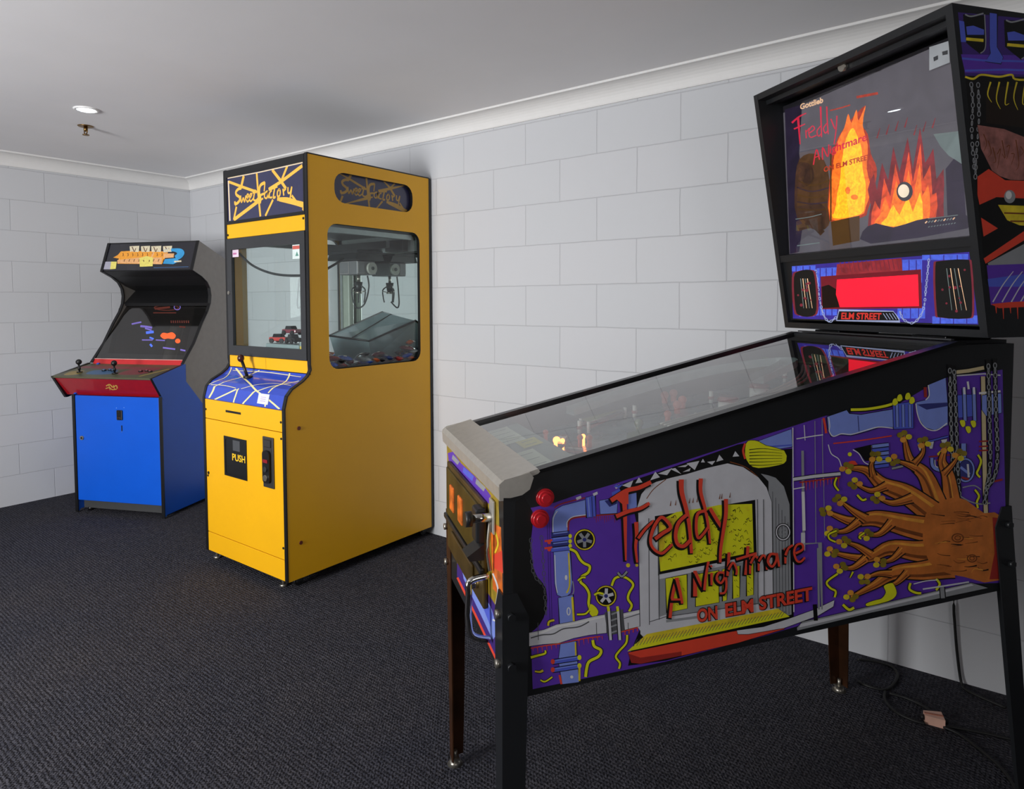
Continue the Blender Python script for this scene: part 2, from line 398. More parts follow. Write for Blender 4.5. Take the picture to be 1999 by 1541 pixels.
b.cyl((0, 0, -.004), (0, 0, 0), .036, BRASS, r1=.040, seg=24); b.cyl((0, 0, -.03), (0, 0, -.004), .010, BRASS)
for s in (-1, 1): b.tube([(s * .009, 0, -.018), (s * .02, 0, -.03), (s * .006, 0, -.046)], .003, BRASS)
b.cyl((0, 0, -.050), (0, 0, -.046), .017, BRASS, seg=16)
o = b.build('sprinkler_head'); o.location = (1.10, -1.17, H)
tag(o, 'small brass fire sprinkler head on the ceiling next to the lit downlight', 'sprinkler')

# ------------------------------------------------------------------ blue arcade cabinet (far left)
TH = math.radians(24.5)
AO = Vector((1.088, -.792, 0))          # near front bottom corner
ARC = empty('arcade_cabinet', AO, TH, 'blue upright two-player arcade cabinet with dark grey hood, in the left corner', 'arcade machine')
# local: x to the left is negative (width), y = depth towards the wall
ABLUE = mat('blue_laminate', '#0457cf', .35, var=.03, scale=6); AGREY = mat('grey_laminate', '#8f8c88', .5, var=.05)
AEDGE = mat('black_edging', '#0d0d10', .4); ADARK = mat('black_laminate', '#141416', .5); KICK = mat('grey_kickboard', '#3a3b3c', .7)
AM = Matrix.Translation(AO) @ Matrix.Rotation(TH, 4, 'Z'); AMI = AM.inverted()
def aplane_map(p0, nrm):
    o = AM @ Vector(p0); n = (AM.to_3x3() @ Vector(nrm)).normalized()
    return lambda x, y: AMI @ onplane(x, y, o, n)
WB, WT, DEP = .642, .705, .76
body_prof = [(0, .075), (0, .765), (DEP, .765), (DEP, .03), (.03, .03), (.03, .075)]
b = MB()
b.prism([(0, .005), (0, .745), (-.0, .755), (.20, .93), (.222, .93), (.222, .82), (.375, .658), (.6, .45), (DEP, .45), (DEP, .02), (.02, .02)], 'x', -.016, 0, ABLUE)
b.build('side_panel', ARC)
b = MB()
b.prism([(0, .005), (0, .745), (.20, .93), (.222, .93), (.222, .82), (.375, .658), (.6, .45), (DEP, .45), (DEP, .02), (.02, .02)], 'x', -WB - .008, -WB + .008, ABLUE)
b.build('side_panel', ARC)
b = MB(); b.box((-WB + .009, .045, .02), (-.017, .06, .09), KICK); b.build('kickboard', ARC, 'dark grey kickboard')
b = MB(); b.box((-WB + .009, .09, .09), (-.017, DEP, .80), ADARK); b.build('inner_body', ARC)
# t-moulding along the front edges
for x0, x1 in ((-.018, .002), (-WB - .010, -WB + .010)):
    b = MB(); b.box((x0, -.004, .004), (x1, .002, .752), AEDGE); b.build('edging', ARC)
# door
b = MB(); b.box((-WB + .014, -.003, .082), (-.020, .012, .745), ABLUE, .002); DOOR = b.build('front_door', ARC, 'bright blue front door')
SILV = mat('worn_silver', '#a9a49a', .35, .9); RUST = mat('rusty_metal', '#6b4a3c', .6, .6)
b = MB(); b.cyl((-.583, -.010, .478), (-.583, -.002, .478), .013, SILV); b.cyl((-.583, -.012, .478), (-.583, -.009, .478), .006, AEDGE); b.build('lock', DOOR)
b = MB(); b.box((-.318, -.012, .600), (-.278, -.002, .662), AEDGE, .004); b.box((-.310, -.016, .606), (-.286, -.011, .618), RUST, .002)
b.box((-.305, -.015, .632), (-.291, -.011, .652), mat('dark_slot', '#2b2622', .5), .001); b.build('coin_slot', DOOR, 'black coin slot')
CHIP = mat('paint_chip', '#8fb4ee', .6)
for x0, z0, x1, z1, m_ in ((-.292, .532, -.284, .567, AEDGE), (-.291, .524, -.288, .530, SILV), (-.325, .672, -.321, .676, CHIP), (-.27, .676, -.266, .680, CHIP)):
    b = MB(); b.box((x0, -.0037, z0), (x1, -.0025, z1), m_); b.build('worn_mark', DOOR)
# hood: grey sides following the cut-out profile
hood = [(.20, .93), (.206, .937), (.312, 1.056), (.40, 1.19), (.455, 1.262), (.484, 1.318), (.492, 1.37), (.483, 1.42), (.455, 1.460), (.40, 1.495), (.311, 1.532), (.382, 1.728), (.72, 1.60), (DEP, 1.55), (DEP, .44), (.6, .44), (.372, .66), (.224, .815), (.224, .93)]
for x0, x1 in ((-.016, -.001), (-WT, -WT + .016)):
    b = MB(); b.prism(hood, 'x', x0, x1, AGREY, AEDGE); b.build('hood_side', ARC)
for xc in (-.008, -WT + .008):   # edging strips on the hood profile
    b = MB(); e = hood[:12]
    for (a0, a1), (c0, c1) in zip(e[:-1], e[1:]):
        d = Vector((c0 - a0, c1 - a1)).normalized(); n = Vector((d.y, -d.x)) * .004
        q = [(a0 - abs(n.x) - .001, a1 - n.y * .2), (c0 - abs(n.x) - .001, c1 - n.y * .2), (c0 + .002, c1), (a0 + .002, a1)]
        b.prism(q, 'x', xc - .010, xc + .010, AEDGE)
    b.build('hood_edging', ARC)
b = MB()
b.box((-WT + .016, .76 - .012, .45), (-.016, DEP, 1.55), ADARK)                     # back
b.prism([(.382, 1.728), (.72, 1.60), (.72, 1.588), (.386, 1.714)], 'x', -WT + .016, -.016, ADARK)   # top
b.prism([(.72, 1.60), (DEP, 1.55), (DEP - .012, 1.548), (.71, 1.59)], 'x', -WT + .016, -.016, ADARK)
b.prism([(.313, 1.532), (.40, 1.497), (.50, 1.44), (.62, 1.40), (.62, 1.41), (.50, 1.452), (.40, 1.508), (.320, 1.543)], 'x', -WT + .016, -.016, ADARK)  # canopy underside
b.prism([(.60, 1.41), (.62, 1.40), (.50, 1.30), (.49, 1.32)], 'x', -WT + .016, -.016, ADARK)
b.build('hood_body', ARC)
# marquee
mq_n = Vector((0, -(1.728 - 1.532), (.382 - .311))).normalized()
b = MB(); b.prism([(.314, 1.538), (.380, 1.720), (.388, 1.717), (.322, 1.535)], 'x', -WT + .016, -.016, mat('marquee_plastic', '#26262e', .22, spec=.6, coat=.4)); MQ = b.build('marquee', ARC)
A = Art(aplane_map((0, .3125, 1.5385), mq_n), mq_n); A.k = 10
OR1 = mat('print_orange', '#f0a23a', .5, var=.12, scale=90); OR2 = mat('print_peach', '#e9b07a', .5, var=.12, scale=90); YE1 = mat('print_pale_yellow', '#e8da72', .5, var=.1, scale=90)
CY1 = mat('print_cyan', '#3a9ad4', .5, var=.1); CR1 = mat('print_cream', '#ded2b4', .5, var=.15, scale=90); DK1 = mat('print_brown', '#5d3626', .6)
A.poly(OR1, [(221, 503), (230, 498), (236, 491), (255, 490), (316, 491), (330, 489), (316, 516), (229, 515), (232, 505)])
A.poly(OR2, [(229, 508), (272, 503), (316, 503), (315, 516), (229, 514)])
for i, (x0, x1) in enumerate(((253, 272), (275, 293), (295, 315), (318, 336))):
    A.poly(CR1, [(x0, 481), (x1, 480), (x1 - 1, 492), (x0 + 1, 492)])
    A.line(DK1, [(x0 + 5, 482), (x0 + 9, 492)], 1.6); A.line(DK1, [(x0 + 12, 485), (x0 + 10, 491)], 1.4)
for i in range(9):      # pixel-worn block capitals
    x = 240 + i * 9.5
    A.line(DK1, [(x, 494), (x + 1, 499), (x - 1, 500)], 1.2, smooth=0); A.line(DK1, [(x + 4, 506), (x + 2, 511)], 1.3, smooth=0)
A.line(OR1, [(258, 491), (256, 503)], 3); A.line(OR2, [(300, 493), (296, 502)], 3)
A.poly(YE1, [(272, 504), (286, 500), (299, 503), (298, 520), (273, 521)])
A.line(DK1, [(280, 508), (281, 511)], 1.6); A.line(DK1, [(292, 508), (291, 511)], 1.6)
A.poly(CY1, [(318, 515), (322, 506), (345, 504), (350, 510), (338, 516)])
A.poly(CY1, [(322, 487), (345, 485), (356, 487), (360, 494), (356, 502), (347, 507), (341, 500), (346, 495), (338, 491), (320, 493)], smooth=3)
A.poly(OR2, [(320, 495), (340, 495), (339, 503), (319, 504)])
A.line(CR1, [(340, 511), (354, 510)], 3); A.poly(CR1, [(320, 488), (334, 485), (334, 491), (319, 493)])
A.poly(mat('print_lilac', '#a9a8b8', .5), [(202, 511), (217, 511), (215, 526), (200, 526)]); A.poly(YE1, [(217, 511), (228, 511), (226, 525), (215, 526)])
A.line(mat('print_dim_blue', '#41618a', .5), [(300, 523), (368, 521)], 1.2)
A.build('marquee_print', MQ)
# monitor glass and bezel
sc0, sc1 = Vector((0, .224, .955)), Vector((0, .60, 1.41)); SCR = mat('screen_glass', '#121110', .08, spec=.9, coat=1.0)
sn = Vector((0, -(sc1.z - sc0.z), sc1.y - sc0.y)).normalized()
b = MB(); b.prism([(sc0.y, sc0.z), (sc1.y, sc1.z), (sc1.y + .012, sc1.z - .006), (sc0.y + .012, sc0.z - .006)], 'x', -WT + .016, -.016, SCR); SO = b.build('screen', ARC, 'dark glossy screen showing an attract picture')
A = Art(aplane_map(sc0, sn), sn); A.k = 10
def em(n, c, s): return mat(n, c, .4, emit=c, es=s)
GB, GP, GO, GR = em('glow_blue', '#4a6ae0', .55), em('glow_violet', '#6d5fae', .45), em('glow_orange', '#e2562a', .8), em('glow_dim_red', '#5a2a22', .25)
A.poly(mat('screen_tube', '#1b1918', .12, coat=1), [(211, 690), (232, 602), (258, 596), (381, 596), (372, 640), (359, 694)])
for pts, w in (([(257, 633), (266, 631), (276, 629)], 3), ([(274, 637), (285, 638), (297, 640)], 4), ([(283, 641), (296, 645)], 3)): A.line(GP, pts, w)
A.line(GB, [(285, 650), (300, 648)], 5); A.line(GB, [(292, 659), (300, 662)], 3)
A.line(GP, [(277, 664), (298, 664)], 2.2); A.line(GP, [(304, 664), (322, 665)], 2.2); A.line(GB, [(293, 672), (297, 677)], 4)
A.line(GP, [(318, 679), (342, 682)], 3); A.line(GP, [(352, 683), (362, 685)], 3)
A.poly(GO, [(313, 656), (318, 650), (327, 651), (336, 649), (343, 655), (339, 662), (328, 661), (320, 662)], smooth=3); A.disc(GO, (347, 666), 5, 4.5)
A.ring(GR, (325, 601), 24, 5, w=1.6); A.line(GR, [(302, 603), (332, 600)], 4); A.ring(GP, (346, 600), 6, 5, w=1.6); A.line(GR, [(299, 611), (344, 611)], 2)
for i in range(9): A.line(GR, [(334 + i * 4.2, 626), (334.6 + i * 4.2, 631)], 2.2, smooth=0)
A.line(GR, [(350, 638), (362, 639)], 3)
A.build('screen_picture', SO)
RED1 = mat('red_print', '#c0282c', .4); DRED = mat('dark_red_print', '#a01420', .35, coat=.3); CPT = mat('control_top', '#6f6c5c', .35, var=.25, scale=35)
b = MB(); b.prism([(.203, .915), (.222, .957), (.232, .955), (.213, .91)], 'x', -WT + .016, -.016, RED1)
b.box((-WT + .02, .217, .954), (-.02, .222, .958), mat('bright_trim', '#d8a8a0', .3)); b.build('screen_base_strip', ARC, 'red strip below the screen')
# control panel box
CPW = .730
b = MB(); b.prism([(-.072, .862), (-.074, .872), (.21, .925), (.21, .905), (-.06, .858)], 'x', -CPW + .004, -.012, CPT, mat('panel_lip', '#55543f', .4)); CP = b.build('control_panel', ARC, 'olive printed control panel top')
b = MB(); b.prism([(-.060, .858), (.200, .903), (.200, .74), (.026, .745)], 'x', -CPW + .016, -.016, DRED)
PAN = b.build('control_box', ARC, 'dark red control box front')
for x0, x1, c in ((-CPW, -CPW + .016, AEDGE), (-.016, .001, ABLUE)):
    b = MB(); b.prism([(-.076, .870), (.205, .930), (.215, .925), (.215, .77), (.03, .728), (.016, .728)], 'x', x0, x1, c, AEDGE); b.build('control_box_side', ARC)
def cp_pt(x, y): return Vector((x, y, .872 + (y + .074) / .284 * .053))
A = Art(lambda x, y: cp_pt(x, y), (0, -.18, .98)); A.k = 10
PB = mat('print_blue_patch', '#3a5f86', .4); PR = mat('print_red_patch', '#7d3b3f', .4); PO = mat('print_ochre', '#9a8346', .4)
A.poly(PB, [(-.52, -.02), (-.36, -.01), (-.38, .08), (-.54, .06)], smooth=3); A.poly(PR, [(-.30, -.01), (-.14, 0), (-.12, .10), (-.28, .10)], smooth=3)
A.poly(PR, [(-.70, .10), (-.1, .10), (-.1, .15), (-.70, .15)]); A.poly(PO, [(-.66, -.05), (-.58, -.03), (-.60, .05), (-.68, .03)], smooth=3); A.line(PO, [(-.12, -.04), (-.04, .12)], .02)
A.build('panel_print', CP)
def joystick(x, y):
    p = cp_pt(x, y); b = MB(); b.cyl(p, p + Vector((0, 0, .006)), .017, AEDGE); b.cyl(p, p + Vector((0, -.004, .05)), .0055, AEDGE)
    b.cyl(p + Vector((0, -.001, .018)), p + Vector((0, -.003, .036)), .0085, AEDGE)
    b.ball(p + Vector((0, -.004, .066)), .0175, AEDGE); b.build('joystick', ARC)
joystick(-.60, .01); joystick(-.33, .00)
for x0, c in ((-.46, 'print_blue_patch'), (-.19, 'print_red_patch')):
    for i in range(3):
        p = cp_pt(x0 + i * .034, .055 + .012 * (i % 2)); b = MB(); b.cyl(p, p + Vector((0, 0, .006)), .014, AEDGE, seg=16); b.cyl(p + Vector((0, 0, .004)), p + Vector((0, 0, .011)), .0095, MATS[c], seg=16); b.build('button', ARC)
# maker's mark on the red front
an = Vector((0, -.113, -.086)).normalized()
A = Art(aplane_map((0, -.0605, .857), an), an); A.k = 10; GO2 = mat('print_gold', '#c8a04a', .4)
A.line(GO2, [(207, 754), (214, 751), (220, 756), (227, 753), (229, 759)], 2.2); A.line(GO2, [(206, 759), (214, 757), (219, 761), (228, 760)], 1.8); A.line(GO2, [(212, 750), (215, 762)], 1.5); A.line(GO2, [(221, 752), (224, 761)], 1.5)
A.build('front_print', PAN)
for x in (-.05, -.60):
    b = MB(); b.cyl((x, .06, 0), (x, .06, .024), .016, AEDGE, seg=12); b.build('levelling_foot', ARC)
    b = MB(); b.cyl((x, .70, 0), (x, .70, .024), .016, AEDGE, seg=12); b.build('levelling_foot', ARC)

# ------------------------------------------------------------------ yellow claw machine
YX0, YX1, YF, YU, YB, YT = 1.897, 2.590, -.972, -.830, -.022, 2.0
CL = empty('claw_machine', (0, 0, 0), 0, 'tall yellow claw crane machine with black-framed windows, against the white block wall', 'claw machine')
CL.location = ((YX0 + YX1) / 2, (YF + YB) / 2, 0); CO = Vector(CL.location)
YEL = mat('yellow_laminate', '#e8ab0a', .42, var=.02, scale=5); YBL = mat('black_trim', '#101012', .4); NAVY = mat('navy_print', '#303150', .3, coat=.3)
GRAYF = mat('dark_grey_frame', '#2d2e31', .45)
def cb(o):  # shift mesh data so that the parts are local to the machine's origin
    for v in o.data.vertices: v.co -= CO
    return o
def cpart(b, name, label=None, parent=None): return cb(b.build(name, parent or CL, label))
sideprof = [(YF, .05), (YF, .84), (-.957, .896), (-.93, .925), (-.872, .955), (-.842, .978), (YU + .004, 1.005), (YU, 1.03), (YU, YT), (YB, YT), (YB, .05)]
win = rrect(-.721, .997, -.100, 1.692, .055)
sig = rrect(-.675, 1.795, -.150, 1.940, .06)
def yside(x0, x1, inner_is_hi):
    """side panel built as a plate around the window plus the rest, with the rounded openings cut by booleans of rings"""
    b = MB()
    # lower part
    b.prism([(YF, .05), (YF, .84), (-.957, .896), (-.93, .925), (-.872, .955), (-.842, .978), (YU + .004, .985), (YB, .985), (YB, .05)], 'x', x0, x1, YEL)
    # middle ring with the window
    b.plate(rect_ring(YU, .985, YB, 1.77), win, 'x', x0, x1, YEL, YBL)
    b.plate(rect_ring(YU, 1.77, YB, YT), sig, 'x', x0, x1, YEL, YBL)
    cpart(b, 'side_panel')
yside(YX1 - .018, YX1, True); yside(YX0, YX0 + .018, False)
# black t-moulding round the side panels
def edging(xa, xb):
    b = MB(); P = sideprof
    for (a0, a1), (c0, c1) in zip(P[:-1], P[1:]):
        d = Vector((c0 - a0, c1 - a1)).normalized(); n = Vector((-d.y, d.x)) * .003
        b.prism([(a0 + n.x, a1 + n.y), (c0 + n.x, c1 + n.y), (c0 - n.x, c1 - n.y), (a0 - n.x, a1 - n.y)], 'x', xa, xb, YBL)
    cpart(b, 'edging')
edging(YX1 - .019, YX1 + .001); edging(YX0 - .001, YX0 + .019)
b = MB(); b.box((YX0 + .02, YB - .012, .06), (YX1 - .02, YB - .002, .99), YBL); b.box((YX0 + .0, YB - .001, .05), (YX1 + .0, YB + .012, YT), YBL)
b.box((YX0 + .02, YU + .01, YT - .012), (YX1 - .02, YB - .004, YT), YBL); cpart(b, 'back_and_roof')
MIR = mat('mirror', '#e8eeec', .02, 1.0, var=.0)
b = MB(); b.box((YX0 + .02, YB - .022, 1.0), (YX1 - .02, YB - .014, 1.74), MIR); cpart(b, 'mirror_back')
# front: lower door, plinth, coin panel
def ybox(name, z0, z1, label=None):
    b = MB(); b.box((YX0 + .020, YF - .001, z0), (YX1 - .020, YF + .014, z1), YEL, .0015); return cpart(b, name, label)
PLI = ybox('plinth', .052, .148); DR = ybox('cabinet_door', .151, .732); CPAN = ybox('coin_panel', .735, .832)
b = MB()
b.box((2.108, YF - .003, .782), (2.240, YF, .793), YBL, .002); cpart(b, 'ticket_slot', parent=CPAN)
def screw(x, y, z, r=.006):
    b = MB(); b.cyl((x, y - .003, z), (x, y, z), r, YBL, seg=12); return b
for x, z in ((1.925, .78), (2.562, .78), (2.562, .705), (2.562, .205), (1.93, .44)):
    cpart(screw(x, YF - .001, z, .0055), 'screw')
for y, z in ((-.90, .745), (-.90, .215)):
    b = MB(); b.cyl((YX1 - .001, y, z), (YX1 + .003, y, z), .009, mat('red_brown_cap', '#6a2a16', .5), seg=14); cpart(b, 'screw')
cpart(screw(1.935, YF - .001, .455, .008), 'lock', parent=DR)
# prize flap and coin mechanism
b = MB(); b.plate(rect_ring(2.088, .468, 2.284, .664), rrect(2.100, .480, 2.272, .652, .014), 'y', YF - .004, YF - .001, YBL)
b.box((2.092, YF - .002, .470), (2.280, YF - .0012, .662), YBL); FL = cpart(b, 'prize_flap', 'black prize flap with yellow lettering')
A = Art(lambda x, z: (x, YF - .0022, z), (0, -1, 0)); A.k = 4
A.poly(mat('flap_shine', '#34363a', .12, coat=1), [(2.165, .655), (2.225, .655), (2.225, .60), (2.165, .60)])
A.text(mat('print_yellow', '#f2c020', .4), 'PUSH', (2.158, .552), (.112, 0), (0, .034), bold=.02); cb(A.build('flap_lettering', FL))
b = MB(); b.box((2.423, YF - .008, .466), (2.506, YF - .001, .702), mat('grey_metal', '#4b4a4a', .4, .6), .003)
b.prism(rrect(2.436, .490, 2.490, .640, .018), 'y', YF - .020, YF - .007, YBL); b.box((2.438, YF - .012, .655), (2.490, YF - .007, .690), YBL, .002)
b.box((2.446, YF - .023, .585), (2.480, YF - .019, .600), mat('red_lamp', '#8c1d24', .3)); b.cyl((2.463, YF - .026, .555), (2.463, YF - .019, .555), .012, GRAYF)
b.cyl((2.463, YF - .026, .515), (2.463, YF - .019, .515), .014, SILV); cpart(b, 'coin_mechanism', 'black coin mechanism on grey plate')
# sloping control panel wrapped in blue star-burst print
CPB = mat('claw_print_blue', '#2444b8', .16, coat=.8, var=.05); CPY = mat('claw_print_cream', '#ece0a0', .3)
cprof = [(YF, .835), (YF, .842), (-.957, .896), (-.93, .922), (-.872, .950), (-.842, .972), (YU - .004, .985)]
b = MB(); b.prism(cprof + [(YU + .02, .985), (YU + .02, .82), (YF + .02, .82)], 'x', YX0 + .020, YX1 - .020, CPB); CLP = cpart(b, 'control_panel', 'blue control panel with cream ray pattern')
for f in CLP.data.polygons: pass
def cpan(u, v):
    """u across 0..1, v along the wrapped panel 0 (bottom front) .. 1 (rear)"""
    P = [Vector(p) for p in cprof]; L = [0]
    for i in range(1, len(P)): L.append(L[-1] + (P[i] - P[i - 1]).length)
    s = max(0, min(.9999, v)) * L[-1]
    for i in range(1, len(P)):
        if s <= L[i]:
            q = P[i - 1].lerp(P[i], (s - L[i - 1]) / (L[i] - L[i - 1])); d = (P[i] - P[i - 1]).normalized(); break
    n = Vector((0, -d.y, d.x)); n = n if n.z > 0 or n.y < 0 else -n
    return Vector((YX0 + .020 + u * (YX1 - YX0 - .04), q.x, q.y)) + n * .0008
A = Art(cpan, (0, -.3, .5)); A.k = 4
for pts, w in (([(.06, .02), (.09, .18), (.10, .30)], .03), ([(.14, 0), (.28, .16), (.40, .30)], .03), ([(.40, 0), (.41, .16), (.42, .33)], .022), ([(.52, 0), (.58, .16), (.64, .33)], .025),
               ([(.97, .02), (.82, .18), (.64, .34), (.5, .5), (.3, .72), (.10, .97)], .034), ([(.0, .33), (.1, .6), (.03, .98)], .015), ([(.1, .30), (.25, .62), (.42, .98)], .018), ([(.38, .33), (.2, .36), (.03, .33)], .02),
               ([(.66, .33), (.85, .62), (.97, .8)], .02), ([(.80, .02), (.80, .4), (.84, .7), (.80, .98)], .02), ([(.45, .33), (.7, .6), (.95, .62)], .015), ([(.08, .90), (.5, .95), (.95, .92)], .02)):
    P = [Vector(p) for p in pts]; P = catmull(P, 6); A.line(CPY, [(p.x, p.y) for p in P], w * .8, smooth=0)
cb(A.build('panel_print', CLP))
b = MB(); q = Vector((2.165, -.885, .945)); b.cyl(q, q + Vector((0, 0, .012)), .022, YBL); b.cyl(q, q + Vector((-.030, -.012, .085)), .0075, YBL); b.ball(q + Vector((-.036, -.014, .098)), .017, mat('dark_maroon_knob', '#3a1714', .3), sc=(1, 1, 1.15)); cpart(b, 'joystick')
b = MB(); M = Matrix.Translation((2.418, -.965, .872)) @ Matrix.Rotation(math.radians(-14), 4, 'X'); b.box((-.042, -.003, -.024), (.042, .003, .024), mat('paper_label', '#d6daec', .6), .001, M=M)
for k in range(3): b.box((-.02, -.0036, -.012 + k * .009), (.02, -.003, -.008 + k * .009), mat('pale_ink', '#b9a8c8', .6), M=M)
cpart(b, 'paper_sticker', 'small white sticker')
# upper front: yellow rail, window frame, yellow band, marquee
b = MB(); b.box((YX0 + .020, YU - .002, .988), (YX1 - .020, YU + .014, 1.046), YEL, .0015); b.box((2.238, YU - .0026, .990), (2.241, YU - .0018, 1.044), mat('seam', '#b88a10', .6)); cpart(b, 'front_rail')
b = MB(); b.plate(rect_ring(YX0 + .020, 1.048, YX1 - .020, 1.648), rect_ring(YX0 + .062, 1.098, YX1 - .058, 1.592), 'y', YU - .006, YU + .012, GRAYF); WF = cpart(b, 'window_frame', 'dark grey front window frame')
b = MB(); b.cyl((YX0 + .034, YU - .011, 1.37), (YX0 + .034, YU - .005, 1.37), .009, SILV, seg=14); cpart(b, 'lock', parent=WF)
CG = glass('cabinet_glass', (.86, .93, .92), 1.5)
b = MB(); b.face([(YX0 + .055, YU + .004, 1.09), (YX1 - .05, YU + .004, 1.09), (YX1 - .05, YU + .004, 1.60), (YX0 + .055, YU + .004, 1.60)], CG); cpart(b, 'front_glass', parent=WF)
for x in (YX1 - .020, YX0 + .020):
    b = MB(); b.face([(x, -.75, .985), (x, -.07, .985), (x, -.07, 1.72), (x, -.75, 1.72)], CG); cpart(b, 'side_glass')
b = MB(); b.box((YX0 + .020, YU - .001, 1.650), (YX1 - .020, YU + .014, 1.722), YEL, .0015); cpart(b, 'upper_band')
cpart(screw(YX0 + .03, YU - .001, 1.668), 'screw'); cpart(screw(YX1 - .03, YU - .001, 1.705), 'screw')
b = MB(); b.plate(rect_ring(YX0 + .019, 1.722, YX1 - .019, YT - .001), rect_ring(YX0 + .030, 1.738, YX1 - .026, 1.962), 'y', YU - .004, YU + .014, YBL); cpart(b, 'marquee_frame')
b = MB(); b.box((YX0 + .025, YU + .000, 1.73), (YX1 - .022, YU + .008, 1.97), NAVY); MQ2 = cpart(b, 'marquee')
SG = mat('sign_gold', '#f2b848', .4); SCR2 = mat('sign_cream', '#e4cfae', .4)
def sweet(A, mp, sc, script=True, simple=False):
    """rays and the handwritten name; drawn on the traced marquee (pixels /10) then mapped"""
    def L(pts, w, m=SG, sm=5): A.line(m, [mp(x, y) for x, y in pts], w * sc, smooth=sm)
    for pts, w in (([(200, 490), (500, 590), (830, 700)], 40), ([(550, 370), (480, 620)], 55), ([(835, 310), (855, 700), (895, 1200)], 42), ([(1160, 250), (1330, 480), (1430, 640)], 48),
                   ([(1465, 180), (1340, 480)], 42), ([(1750, 185), (1330, 500), (1080, 650)], 48), ([(370, 1000), (300, 1270)], 42), ([(870, 880), (300, 1270)], 55), ([(1165, 860), (1000, 1190)], 38), ([(1540, 780), (1640, 930)], 34)):
        L(pts, w, SG, 0)
    L([(195, 470), (210, 1290)], 34, SCR2, 0); L([(180, 420), (900, 295), (1760, 120)], 16, SCR2, 0)
    for pts, w in (([(490, 620), (420, 640), (365, 700), (380, 760), (440, 800), (450, 860), (400, 920), (335, 955)], 44), ([(335, 890), (340, 960)], 40),
                   ([(470, 770), (485, 910), (530, 820), (555, 900), (590, 770)], 28), ([(600, 850), (650, 770), (625, 745), (600, 820), (620, 900), (670, 850)], 26),
                   ([(670, 840), (720, 750), (695, 735), (665, 810), (690, 890), (750, 830)], 26), ([(800, 650), (765, 780), (760, 860), (810, 870), (850, 830)], 30), ([(735, 720), (840, 690)], 22),
                   ([(1005, 500), (1000, 560), (985, 690)], 26), ([(1005, 510), (930, 545), (890, 610), (880, 720), (905, 840), (890, 930)], 46), ([(860, 830), (920, 760), (1000, 730)], 34), ([(900, 870), (960, 830)], 26),
                   ([(1060, 680), (1005, 720), (990, 800), (1030, 830), (1060, 750), (1065, 690), (1070, 830)], 26), ([(1145, 670), (1100, 720), (1095, 810), (1150, 810)], 26), ([(1215, 580), (1190, 700), (1175, 820), (1220, 800)], 30), ([(1100, 650), (1260, 590)], 34),
                   ([(1300, 640), (1260, 700), (1260, 790), (1300, 780), (1315, 700), (1295, 640)], 28), ([(1370, 640), (1385, 780)], 30), ([(1380, 690), (1430, 640)], 26), ([(1470, 610), (1470, 720), (1510, 720), (1545, 600)], 28), ([(1545, 600), (1520, 760), (1495, 910)], 28),
                   ([(1250, 850), (1450, 850), (1620, 910), (1780, 970), (1745, 1085)], 46), ([(1290, 865), (1600, 950), (1760, 1010)], 40)):
        L(pts, w)
# marquee drawing: corners of the printed panel on the tracing -> real rectangle
def mqmap(x, y):
    u = (x - 165) / (1770 - 165); top = 415 + (105 - 415) * u; bot = 1310 + (1100 - 1310) * u
    v = (y - top) / (bot - top); return (YX0 + .030 + u * (YX1 - YX0 - .056), 1.962 - v * (1.962 - 1.738))
A = Art(lambda x, z: (x, YU - .0002, z), (0, -1, 0)); A.k = 3
sweet(A, mqmap, .00034); cb(A.build('marquee_print', MQ2, 'yellow handwritten name over yellow rays'))
def sgmap(x, y):
    u = (x - 165) / (1770 - 165); top = 415 + (105 - 415) * u; bot = 1310 + (1100 - 1310) * u
    v = (y - top) / (bot - top); return (-.675 + u * .525, 1.975 - v * .205)
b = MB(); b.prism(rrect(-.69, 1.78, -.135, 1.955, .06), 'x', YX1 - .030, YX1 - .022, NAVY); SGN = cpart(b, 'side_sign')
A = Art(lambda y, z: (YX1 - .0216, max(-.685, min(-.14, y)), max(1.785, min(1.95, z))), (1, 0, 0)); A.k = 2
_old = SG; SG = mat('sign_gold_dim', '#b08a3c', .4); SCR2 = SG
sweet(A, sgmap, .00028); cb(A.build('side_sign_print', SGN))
# stickers on the glass
b = MB(); b.box((YX0 + .063, YU + .001, 1.553), (YX0 + .118, YU + .0025, 1.590), mat('pink_sticker', '#d8c4d4', .5)); b.box((YX0 + .068, YU + .0004, 1.566), (YX0 + .10, YU + .001, 1.575), mat('magenta_ink', '#b86a98', .5)); cpart(b, 'sticker', parent=WF)
b = MB(); b.box((YX1 - .122, YU + .001, 1.522), (YX1 - .062, YU + .0025, 1.588), mat('paper_sticker_white', '#cfdad8', .5)); b.box((YX1 - .120, YU + .0004, 1.567), (YX1 - .064, YU + .001, 1.583), mat('red_ink', '#c05a50', .5)); b.prism([(YX1 - .10, 1.535), (YX1 - .075, 1.535), (YX1 - .087, 1.556)], 'y', YU + .0004, YU + .001, mat('green_ink', '#5a8c80', .5)); cpart(b, 'sticker', parent=WF)
